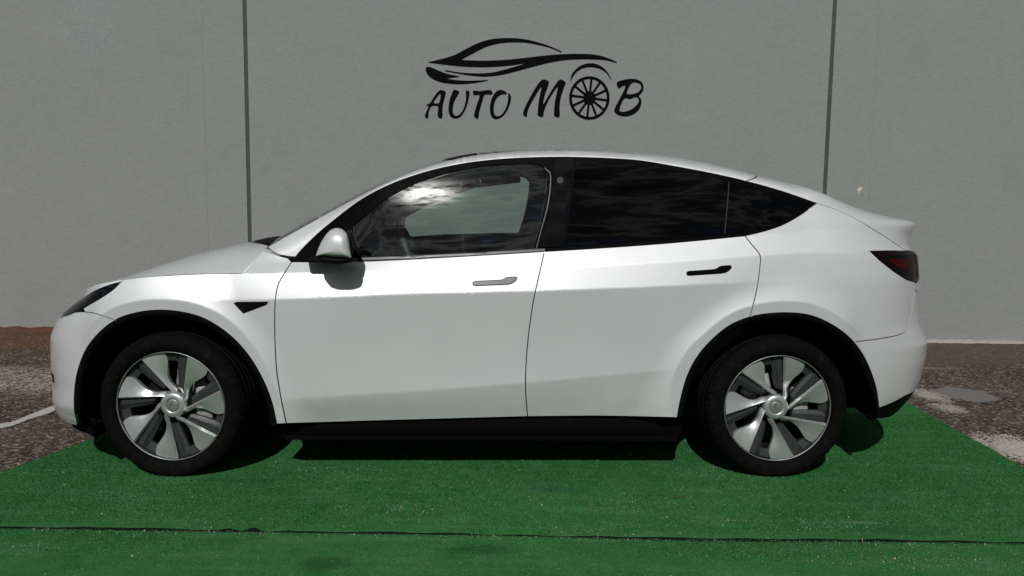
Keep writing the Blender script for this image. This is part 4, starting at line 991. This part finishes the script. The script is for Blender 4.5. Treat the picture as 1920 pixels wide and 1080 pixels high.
# ---- dark inner shell closing the gaps between panels, floor pan, sills, liners
for far in (False, True):
    a_ = np.arange(.60, 2.42, .03)
    P = dens(np.vstack([[(.64, .37)], np.stack([a_, z4(a_) - .03], 1)[2:-3], [(2.33, .37)]]), .03, True)
    panel('body_side_inner', P, M_SHELL, far=far, gap=0, off=-.03, thick=0, feats=False)
    for s0, s1, A_, hub in ((XS0 - .2, .62, AF, FH), (2.35, 3.55, AR, RH)):
        th = np.linspace(2.75, .12, 40); r = A_(th) + .006
        arch = np.stack([hub[0] + r * np.cos(th), hub[1] + r * np.sin(th)], 1); arch = arch[(arch[:, 0] > s0 + .02) & (arch[:, 0] < s1 - .02)]
        zt_ = lambda x: (z3(x) - .012 if s0 < 0 else np.minimum(z4(x), 1.07))
        b_ = np.arange(s1, s0, -.03); P = np.vstack([arch, np.stack([b_, zt_(b_)], 1)])
        try: panel('body_side_inner', P, M_SHELL, far=far, gap=0, off=-.016, thick=0, feats=False, ring=False)
        except Exception as ex: print('shell', ex)
    # rocker
    prof = [(.095, .32), (.078, .300), (.076, .265), (.082, .225), (.10, .19), (.14, .175), (.40, .17)]
    xs = [.475, .60, 1.4, 2.30, 2.43]; V = []; 
    for i, x in enumerate(xs):
        for y, z in prof: V.append((x, (y + (.006 if i in (0, 4) else 0)) if not far else 2 * HW - y, z))
    n = len(prof); F = [(i * n + j, (i + 1) * n + j, (i + 1) * n + j + 1, i * n + j + 1) for i in range(4) for j in range(n - 1)] + [tuple(range(n)), tuple(range(4 * n, 5 * n))]
    bevel(mk('sill', V, F, M_BLACK, car), .006)
    # arch trims and liners
    for hub, A_, t0, t1 in ((FH, AF, 3.24, -.16), (RH, AR, 3.20, -.14)):
        th = np.linspace(t0, t1, 72); rings = []
        for dr, off in ((.001, -.003), (-.010, -.001), (-.030, -.006), (-.032, -.05)):
            r = A_(np.clip(th, -.1 if hub is FH else -.03, 3.2 if hub is FH else 3.17)) + dr; x = hub[0] + r * np.cos(th); z = hub[1] + r * np.sin(th)
            y = skin_y(x, np.maximum(z, .24)) - off
            rings.append(np.stack([x, y, z], -1))
        V = np.vstack(rings); m_ = len(th); F = [(k * m_ + i, k * m_ + i + 1, (k + 1) * m_ + i + 1, (k + 1) * m_ + i) for k in range(3) for i in range(m_ - 1)]
        if far: V[:, 1] = 2 * HW - V[:, 1]
        mk('arch_trim', V, F, M_BLACK, car, smooth=True)
        rings = []; th = np.linspace(3.52 if hub is FH else 3.35, t1 - .12, m_)
        for dr, y in ((-.031, .05), (-.028, .12), (.0, .40), (-.08, .46), (-.30, .47)):
            r = A_(np.clip(th, -.1, 3.17)) + dr; rings.append(np.stack([hub[0] + r * np.cos(th), np.full(m_, y), np.maximum(hub[1] + r * np.sin(th), .235 if hub is FH else .29)], -1))
        V = np.vstack(rings); F = [(k * m_ + i, k * m_ + i + 1, (k + 1) * m_ + i + 1, (k + 1) * m_ + i) for k in range(4) for i in range(m_ - 1)]
        if far: V[:, 1] = 2 * HW - V[:, 1]
        mk('wheel_liner', V, F, M_LINER, car, smooth=True)
V, F = box(.52, 2.42, .10, 1.82, .17, .24); mk('floor_pan', V, F, M_SHELL, car)
V, F = box(-.60, .55, .47, 1.45, .19, .26); mk('floor_pan', V, F, M_SHELL, car)
V, F = box(2.40, 3.55, .47, 1.45, .24, .32); mk('floor_pan', V, F, M_SHELL, car)
V, F = box(-.30, .50, .30, 1.62, .62, .80); mk('bay_cover', V, F, M_SHELL, car)
V, F = box(-.42, .50, .46, .48, .25, .86); mk('bay_cover', V, F, M_SHELL, car)

uu = np.linspace(XS0 - .95, XS0 - .12, 26); c_ = Fs(uu, .215 + 0 * uu); c_[:, 1] += .03; c_[:, 0] += .02
rim_ = [tuple(p) for p in c_] + [(2 * 0 + p[0], 2 * HW - p[1], p[2]) for p in c_[::-1][:-1]]
rim_ = [(x, y, .205 - .09 * max(0, x + .68)) for x, y, z in rim_]; n = len(rim_); V = rim_ + [(x, y, .245) for x, y, z in rim_]
mk('undertray', V, [tuple(range(n)), tuple(range(n, 2 * n))[::-1]] + [(i, (i + 1) % n, n + (i + 1) % n, n + i) for i in range(n)], M_SHELL, car)
# ---- wing badge (camera vent)
for far in (False, True):
    P = dens(px2uz([(438, 568.5), (444, 566), (503, 565.5), (500, 571.5), (456, 588)]), .012, True)
    v = panel('side_vent', P, M_BLACK, far=far, gap=0, feats=False, off=.0015, thick=.004)
    P = dens(px2uz([(449, 570), (495, 569.5), (459, 583.5)]), .012, True)
    panel('vent_lens', P, M_PILL, parent=v, far=far, gap=0, feats=False, off=.0035, thick=.002)
# ---- door handles
for far in (False, True):
    for pts, par in (([(887, 532.5), (888, 529.5), (891, 528), (915, 527), (939, 525.8), (944, 524.5), (949, 521.5), (953, 520.5), (966, 519.8), (968.5, 521), (968.3, 523.5), (964, 528), (959, 531), (952, 532.6), (920, 534), (892, 535.2), (888.5, 534.5)], 0),
                     ([(1288, 513.5), (1288.8, 510.7), (1292, 509.3), (1316, 507.8), (1339, 506), (1344, 504.6), (1349, 501), (1353, 499.6), (1368, 498.4), (1370.6, 499.6), (1370.6, 502), (1366, 507), (1361, 510), (1353, 511.8), (1320, 514), (1293, 516), (1289.5, 515.4)], 1)):
        q = dens(px2uz(pts), .006, True)
        pr = [WING, FD, RD][par + 1] if not far else None
        h = panel('handle_recess', shrink(q, -.0035), M_BLACK, parent=pr, far=far, gap=0, feats=False, off=.0008, thick=0)
        panel('door_handle', q, M_HANDLE if par == 0 else M_TRIM, parent=pr, far=far, gap=0, feats=False, off=.0030, thick=.003)  # same handles; difference in reflection painted in: grey front, black rear

# ---- door mirror
def mirror(far):
    root = empty('side_mirror', (0, 0, 0), 0, car)
    pts = [(592, 480), (598, 464), (607, 447), (618, 433), (630, 428), (645, 429), (656, 436), (661, 450), (664, 468), (665.5, 484), (650, 484), (628, 483), (606, 481)]
    Ym = -.065; q = np.array([un(x, y, Ym) for x, y in pts]); q = crom(np.vstack([q, q[:1]]), 4)[:-1]; n = len(q)
    ctr = np.array([q[:, 0].mean() + .01, q[:, 1].min() + .045])
    V = []; prof = [(-.142, .20), (-.139, .45), (-.130, .68), (-.112, .86), (-.085, .97), (-.052, 1.0), (-.012, .99), (.022, .92), (.028, .88)]
    for y, s in prof:
        # rounded front, flatter at the glass side
        c_ = ctr + np.array([.012 * (1 - s), 0]); V += [(c_[0] + (a - c_[0]) * s - .42 * max(0, y + .115) * max(0, (a - q[:, 0].min()) / np.ptp(q[:, 0]))**2, y, c_[1] + (b_ - c_[1]) * s) for a, b_ in q]
    m_ = len(prof); F = [(k * n + i, k * n + (i + 1) % n, (k + 1) * n + (i + 1) % n, (k + 1) * n + i) for k in range(m_ - 1) for i in range(n)] + [tuple(range(n))[::-1], tuple(range((m_ - 1) * n, m_ * n))]
    cap = (V, F)
    # glass face towards the rear
    zb = q[:, 1].min(); 
    pb = [un(x, y, -.06) for x, y in ((590, 481), (610, 480), (640, 482.5), (664, 484.5), (668, 489), (655, 492.5), (625, 492.5), (600, 490))]
    pb = crom(np.array(pb + [pb[0]]), 3)[:-1]; n2 = len(pb); cb = pb.mean(0); V2 = []
    pf = [(-.130, .55), (-.118, .82), (-.085, .97), (-.04, 1.), (.02, .95), (.06, .8)]
    for y, s in pf: V2 += [(cb[0] + (a - cb[0]) * s, y, cb[1] + (b_ - cb[1]) * min(1, s + .2)) for a, b_ in pb]
    F2 = [(k * n2 + i, k * n2 + (i + 1) % n2, (k + 1) * n2 + (i + 1) % n2, (k + 1) * n2 + i) for k in range(len(pf) - 1) for i in range(n2)] + [tuple(range(n2))[::-1], tuple(range((len(pf) - 1) * n2, len(pf) * n2))]
    pa = [un(x, y, .0) for x, y in ((566, 487), (585, 484), (610, 482), (640, 484), (640, 490), (600, 492), (572, 491))]; pa = np.array(pa); n3 = len(pa)
    V3 = [(a, -.02, b_) for a, b_ in pa] + [(a, .09, b_) for a, b_ in pa]; V3 = [(v[0] + (.0 if i >= n3 else .012), v[1], v[2]) for i, v in enumerate(V3)]
    F3 = [(i, (i + 1) % n3, n3 + (i + 1) % n3, n3 + i) for i in range(n3)] + [tuple(range(n3))[::-1], tuple(range(n3, 2 * n3))]
    x1 = q[:, 0].max(); zc_ = (q[:, 1].max() + zb) / 2
    Vg = []; 
    for k in range(20):
        a = 6.2832 * k / 20; yg = -.045 + .065 * math.copysign(abs(math.cos(a))**.6, math.cos(a)); Vg.append((x1 + .002 - .42 * (yg + .115), yg, zc_ + .005 + .055 * math.copysign(abs(math.sin(a))**.6, math.sin(a))))
    Fg = [tuple(range(20))]
    for nm, (v, f), mt in (('mirror_cap', cap, M_PAINT), ('mirror_base', (V2, F2), M_BLACK), ('mirror_arm', (V3, F3), M_BLACK), ('mirror_glass', (Vg, Fg), M_HANDLE)):
        if far: v = [(p[0], 2 * HW - p[1], p[2]) for p in v]; f = [t[::-1] for t in f]
        o = mk(nm, v, f, mt, root, smooth=True)
        if nm == 'mirror_arm': bevel(o, .006)
mirror(False); mirror(True)

# ---- wheels
def wheel(hx, y, rot, steer, far=False):
    w = empty('wheel', (hx, y if not far else 2 * HW - y, .345), (steer if not far else steer + math.pi), car)
    # tyre
    prof = [(.250, .060), (.2615, .040), (.266, .026), (.274, .015), (.292, .006), (.315, .008), (.331, .018), (.341, .033), (.3475, .052), (.350, .075), (.346, .076), (.346, .084), (.3505, .085), (.351, .115), (.3465, .116), (.3465, .126), (.351, .127), (.351, .15), (.3465, .151), (.3465, .161), (.350, .162), (.349, .20), (.341, .235), (.315, .258), (.262, .255), (.238, .23)]
    n = 180; V = []; F = []; m_ = len(prof)
    for i in range(n):
        a = 2 * math.pi * i / n
        for k, (r, yy) in enumerate(prof):
            blk = ((i % 3) == 0) and 6 <= k <= 9
            rr = r - (.0045 if blk else 0); z = rr * math.sin(a)
            bulge = max(0., (-z - .29)) * .25 if k < 7 else 0
            V.append((rr * math.cos(a), yy - bulge, max(z, -.3345)))
    for i in range(n):
        for k in range(m_ - 1):
            j = (i + 1) % n; F.append((i * m_ + k, i * m_ + k + 1, j * m_ + k + 1, j * m_ + k))
    mk('tyre', V, F, M_TYRE, w, smooth=True)
    def lathe(nm, prof, mat, n=96):
        V = [(r * math.cos(2 * math.pi * i / n), yy, r * math.sin(2 * math.pi * i / n)) for i in range(n) for r, yy in prof]; m_ = len(prof)
        F = [(i * m_ + k, i * m_ + k + 1, ((i + 1) % n) * m_ + k + 1, ((i + 1) % n) * m_ + k) for i in range(n) for k in range(m_ - 1)]
        return mk(nm, V, F, mat, w, smooth=True)
    lathe('rim_barrel', [(.2615, .040), (.252, .05), (.232, .07), (.215, .12), (.21, .22), (.05, .23), (.0, .23)], M_BARREL)
    lathe('rim_edge', [(.2560, .036), (.2570, .029), (.2582, .0275), (.2600, .029), (.2615, .038)], M_CAP)
    lathe('brake_disc', [(.0, .10), (.075, .10), (.08, .115), (.085, .125), (.165, .125), (.168, .13), (.165, .15)], M_DISC)
    sy = 1
    def P3(r, th, yy): return (r * math.cos(th), yy, r * math.sin(th))
    def line_at(r):            # ridge runs straight past the hub
        # from (.99,0) to (.18,-.126) in units of the cover radius
        ax, az, bx, bz = .99, 0., .18, -.126; lo_, hi = 0., 1.
        for _ in range(30):
            t = (lo_ + hi) / 2; x = ax + (bx - ax) * t; z = az + (bz - az) * t
            if math.hypot(x, z) > r: lo_ = t
            else: hi = t
        return math.atan2(az + (bz - az) * t, ax + (bx - ax) * t)
    RC = .2530
    Oth = hint([.20, .30, .36, .42, .547, .70, .855, .93, 1.0], [math.radians(a) for a in (-60, -47, -33, -26.5, -23.5, -26.0, -28.5, -27.5, -25.5)])
    rs = np.array([.215, .25, .29, .33, .37, .42, .48, .55, .62, .70, .78, .86, .93, 1.0])
    ns = 9
    for k in range(7):
        a0 = rot + 2 * math.pi * k / 7
        V = []
        for r in rs:
            tr = line_at(r); to = float(Oth(r)); hgt = .030 + .026 * (1 - r)**1.3
            bw = min(.34, .030 / max(.05, abs(tr - to) * r))
            ss = [0, bw * .55, bw] + list(np.linspace(bw, 1, ns - 2)[1:])
            V.append(P3(r * RC, a0 + tr, hgt + .016))
            for s in ss:
                th = tr + (to - tr) * s
                if s <= bw: yy = hgt + .013 * (1 - s / bw) * (1 if r < .97 else .3)
                else:
                    q = (s - bw) / (1 - bw); yy = hgt + (.017 * q**1.15) * (1.15 - .35 * r) + .004 * math.sin(math.pi * q) * (r - .5)
                    yy += .010 * max(0, r - .86) / .14 * 0
                V.append(P3(r * RC, a0 + th, yy))
            V.append(P3(r * RC, a0 + to, yy + .020))
        c_ = len(V) // len(rs); F = [(i * c_ + j, i * c_ + j + 1, (i + 1) * c_ + j + 1, (i + 1) * c_ + j) for i in range(len(rs) - 1) for j in range(c_ - 1)]
        F.append(tuple((len(rs) - 1) * c_ + j for j in range(c_)))
        o = mk('spoke', V, F, M_SILVER, w, smooth=[True] * (len(F) - 1) + [False])
        # keep the folds crisp
        me = o.data; me.set_sharp_from_angle(angle=math.radians(16))
        # dark blade lying beside the ridge
        V = []
        rr2 = [.36, .42, .55, .70, .86, .985]
        for r in rr2:
            tr = line_at(r) + .012; wd = math.radians(np.interp(r, [.36, .5, .7, .86, .985], [19, 17, 14.5, 13.2, 12.8])); h0 = .052 + .012 * (1 - r)
            for s, dy in ((0, .012), (0, 0), (.55, -.002), (.62, .002), (1, .010), (1, .03)): V.append(P3(r * RC, a0 + tr + wd * s, h0 + dy))
        F = [(i * 6 + j, i * 6 + j + 1, (i + 1) * 6 + j + 1, (i + 1) * 6 + j) for i in range(len(rr2) - 1) for j in range(5)] + [tuple(range(6)), tuple(range(30, 36))]
        mk('wheel_insert', V, F, M_DARKW, w)
        # outer bridge of the insert, and a valve-side web
        V = []
        for th in np.linspace(math.radians(12.5), math.radians(25.0), 5):
            for r, yy in ((.84, .075), (.84, .062), (.99, .052)): V.append(P3(r * RC, a0 + th, yy))
        F = [(i * 3 + j, i * 3 + j + 1, i * 3 + j + 4, i * 3 + j + 3) for i in range(4) for j in range(2)]
        mk('wheel_web', V, F, M_DARKW, w)
    # hub: swirled centre and cap
    lathe('hub', [(.030, .054), (.033, .047), (.037, .0458), (.046, .0468), (.054, .0490), (.060, .054), (.063, .075)], M_SILVER)
    lathe('hub_cap', [(.0, .0475), (.0268, .0475), (.0275, .0476), (.0290, .0485), (.0295, .050), (.0302, .056)], M_CAP, 48)
    # small emblem on the cap: T with a curved top bar
    E_ = [[(-.012, .0075), (-.006, .0096), (0, .0102), (.006, .0096), (.012, .0075), (.0112, .0055), (.004, .0072), (.0015, .0068), (0, -.011), (-.0015, .0068), (-.004, .0072), (-.0112, .0055)]]
    V = [(a * math.cos(.9) - b_ * math.sin(.9), .0468, a * math.sin(.9) + b_ * math.cos(.9)) for a, b_ in E_[0]]; mk('emblem', V, [tuple(range(len(V)))], M_DARKW, w)
    # wheel bolts seen between the spokes
    for k in range(5):
        a = rot + .3 + 2 * math.pi * k / 5; V = []; n = 8
        for yy in (.082, .11):
            for i in range(n): V.append((.060 * math.cos(a) + .010 * math.cos(6.2832 * i / n), yy, .060 * math.sin(a) + .010 * math.sin(6.2832 * i / n)))
        F = [tuple(range(n))] + [(i, (i + 1) % n, n + (i + 1) % n, n + i) for i in range(n)]; mk('wheel_bolt', V, F, M_DISC, w)
    # caliper
    V, F = box(.095, .175, .085, .16, -.085, .085); o = mk('brake_caliper', V, F, M_CABLT, w); bevel(o, .01)
    return w
wheel(0.0, .022, math.radians(173.4), math.radians(-5.0)); wheel(2.89, .022, math.radians(188.6), 0)
wheel(0.0, .022, 1.0, math.radians(-5.0), True); wheel(2.89, .022, 2.0, 0, True)

# ---- cabin
def cbox(name, x0, x1, y0, y1, z0_, z1_, mat, b=.03, parent=car):
    V, F = box(x0, x1, y0, y1, z0_, z1_); return bevel(mk(name, V, F, mat, parent), b, 3)
def extr(name, prof, y0, y1, mat, b=.02, parent=car):
    n = len(prof); V = [(x, y0, z) for x, z in prof] + [(x, y1, z) for x, z in prof]
    F = [tuple(range(n)), tuple(range(n, 2 * n))[::-1]] + [(i, n + i, n + (i + 1) % n, (i + 1) % n) for i in range(n)]
    o = mk(name, V, F, mat, parent); return bevel(o, b, 2)
extr('dashboard', [(.30, 1.00), (.55, 1.055), (.85, 1.06), (.93, 1.02), (.92, .80), (.60, .55), (.35, .55)], .16, 1.76, M_CABIN)
extr('door_card', [(.55, .40), (.62, 1.03), (1.4, 1.065), (2.4, 1.09), (2.4, .40)], .12, .15, M_CABIN, .01)
extr('door_card', [(.55, .40), (.62, 1.06), (1.2, 1.105), (1.75, 1.125), (2.4, 1.14), (2.4, .40)], 1.755, 1.785, M_CABIN, .01)
extr('armrest_strip', [(.95, 1.035), (1.32, 1.06), (1.32, 1.085), (.95, 1.075)], 1.742, 1.754, M_CABLT, .002)
def seat(y0):
    s = empty('front_seat', (0, 0, 0), 0, car)
    extr('seat_cushion', [(1.10, .60), (1.14, .68), (1.62, .62), (1.66, .45), (1.15, .45)], y0, y0 + .50, M_CABIN, .04, s)
    extr('seat_back', [(1.60, .60), (1.74, .60), (1.93, 1.20), (1.90, 1.26), (1.80, 1.24), (1.72, 1.0)], y0 + .02, y0 + .48, M_CABIN, .04, s)
    extr('headrest', [(1.86, 1.24), (1.94, 1.23), (1.98, 1.40), (1.93, 1.45), (1.86, 1.40)], y0 + .12, y0 + .38, M_CABIN, .03, s)
seat(.26); seat(1.16)
extr('rear_bench', [(2.1, .60), (2.15, .70), (2.55, .66), (2.75, 1.28), (2.85, 1.28), (2.75, .45), (2.1, .45)], .22, 1.70, M_CABIN, .04)
sc_ = extr('centre_screen', [(.945, 1.03), (.965, 1.03), (.995, 1.235), (.975, 1.235)], .78, 1.14, M_SCREEN, .003)
# steering wheel
M_SWHEEL = simple('black_leather', (.05, .05, .05), .5)
sw = empty('steering_wheel', (1.10, .52, 1.02), 0, car); sw.rotation_euler = (0, math.radians(-24), 0)
V = []; F = []; n1_, n2_ = 40, 10
for i in range(n1_):
    a = 6.2832 * i / n1_
    for k in range(n2_):
        b_ = 6.2832 * k / n2_; rr = .178 + .015 * math.cos(b_); V.append((.017 * math.sin(b_), rr * math.cos(a), rr * math.sin(a)))
for i in range(n1_):
    for k in range(n2_): F.append((i * n2_ + k, ((i + 1) % n1_) * n2_ + k, ((i + 1) % n1_) * n2_ + (k + 1) % n2_, i * n2_ + (k + 1) % n2_))
mk('wheel_rim', V, F, M_SWHEEL, sw, smooth=True)
V, F = box(-.03, .02, -.17, .17, -.03, .02); bevel(mk('wheel_spoke', V, F, M_CABIN, sw), .01); V, F = box(-.06, .015, -.06, .06, -.07, .05); bevel(mk('airbag_hub', V, F, M_CABIN, sw), .02)
# inner trims of the A pillars and the inside mirror
for yy in (.0, 1.):
    pth = [(.62, 1.085), (.80, 1.19), (1.0, 1.30), (1.2, 1.39), (1.4, 1.46), (1.7, 1.50)]
    P3_ = []
    for x, z in pth:
        y = float(inset(x, z)) + .06; P3_.append((x, y if yy == 0 else 2 * HW - y, z))
    V, F = tube(P3_, .030 if not yy else .042, 10); mk('pillar_trim', V, F, M_CABLT if yy else M_CABIN, car, smooth=True)
cbox('inner_mirror', 1.02, 1.045, .85, 1.07, 1.38, 1.44, M_CABIN, .01)
for yy in (.0, 1.):
    y = [.17, .30]; V, F = tube([(1.74, .15 if not yy else 1.77, 1.05), (1.80, .24 if not yy else 1.68, 1.30), (1.84, .32 if not yy else 1.60, 1.50)], .05, 8); mk('pillar_trim', V, F, M_CABIN, car, smooth=True)
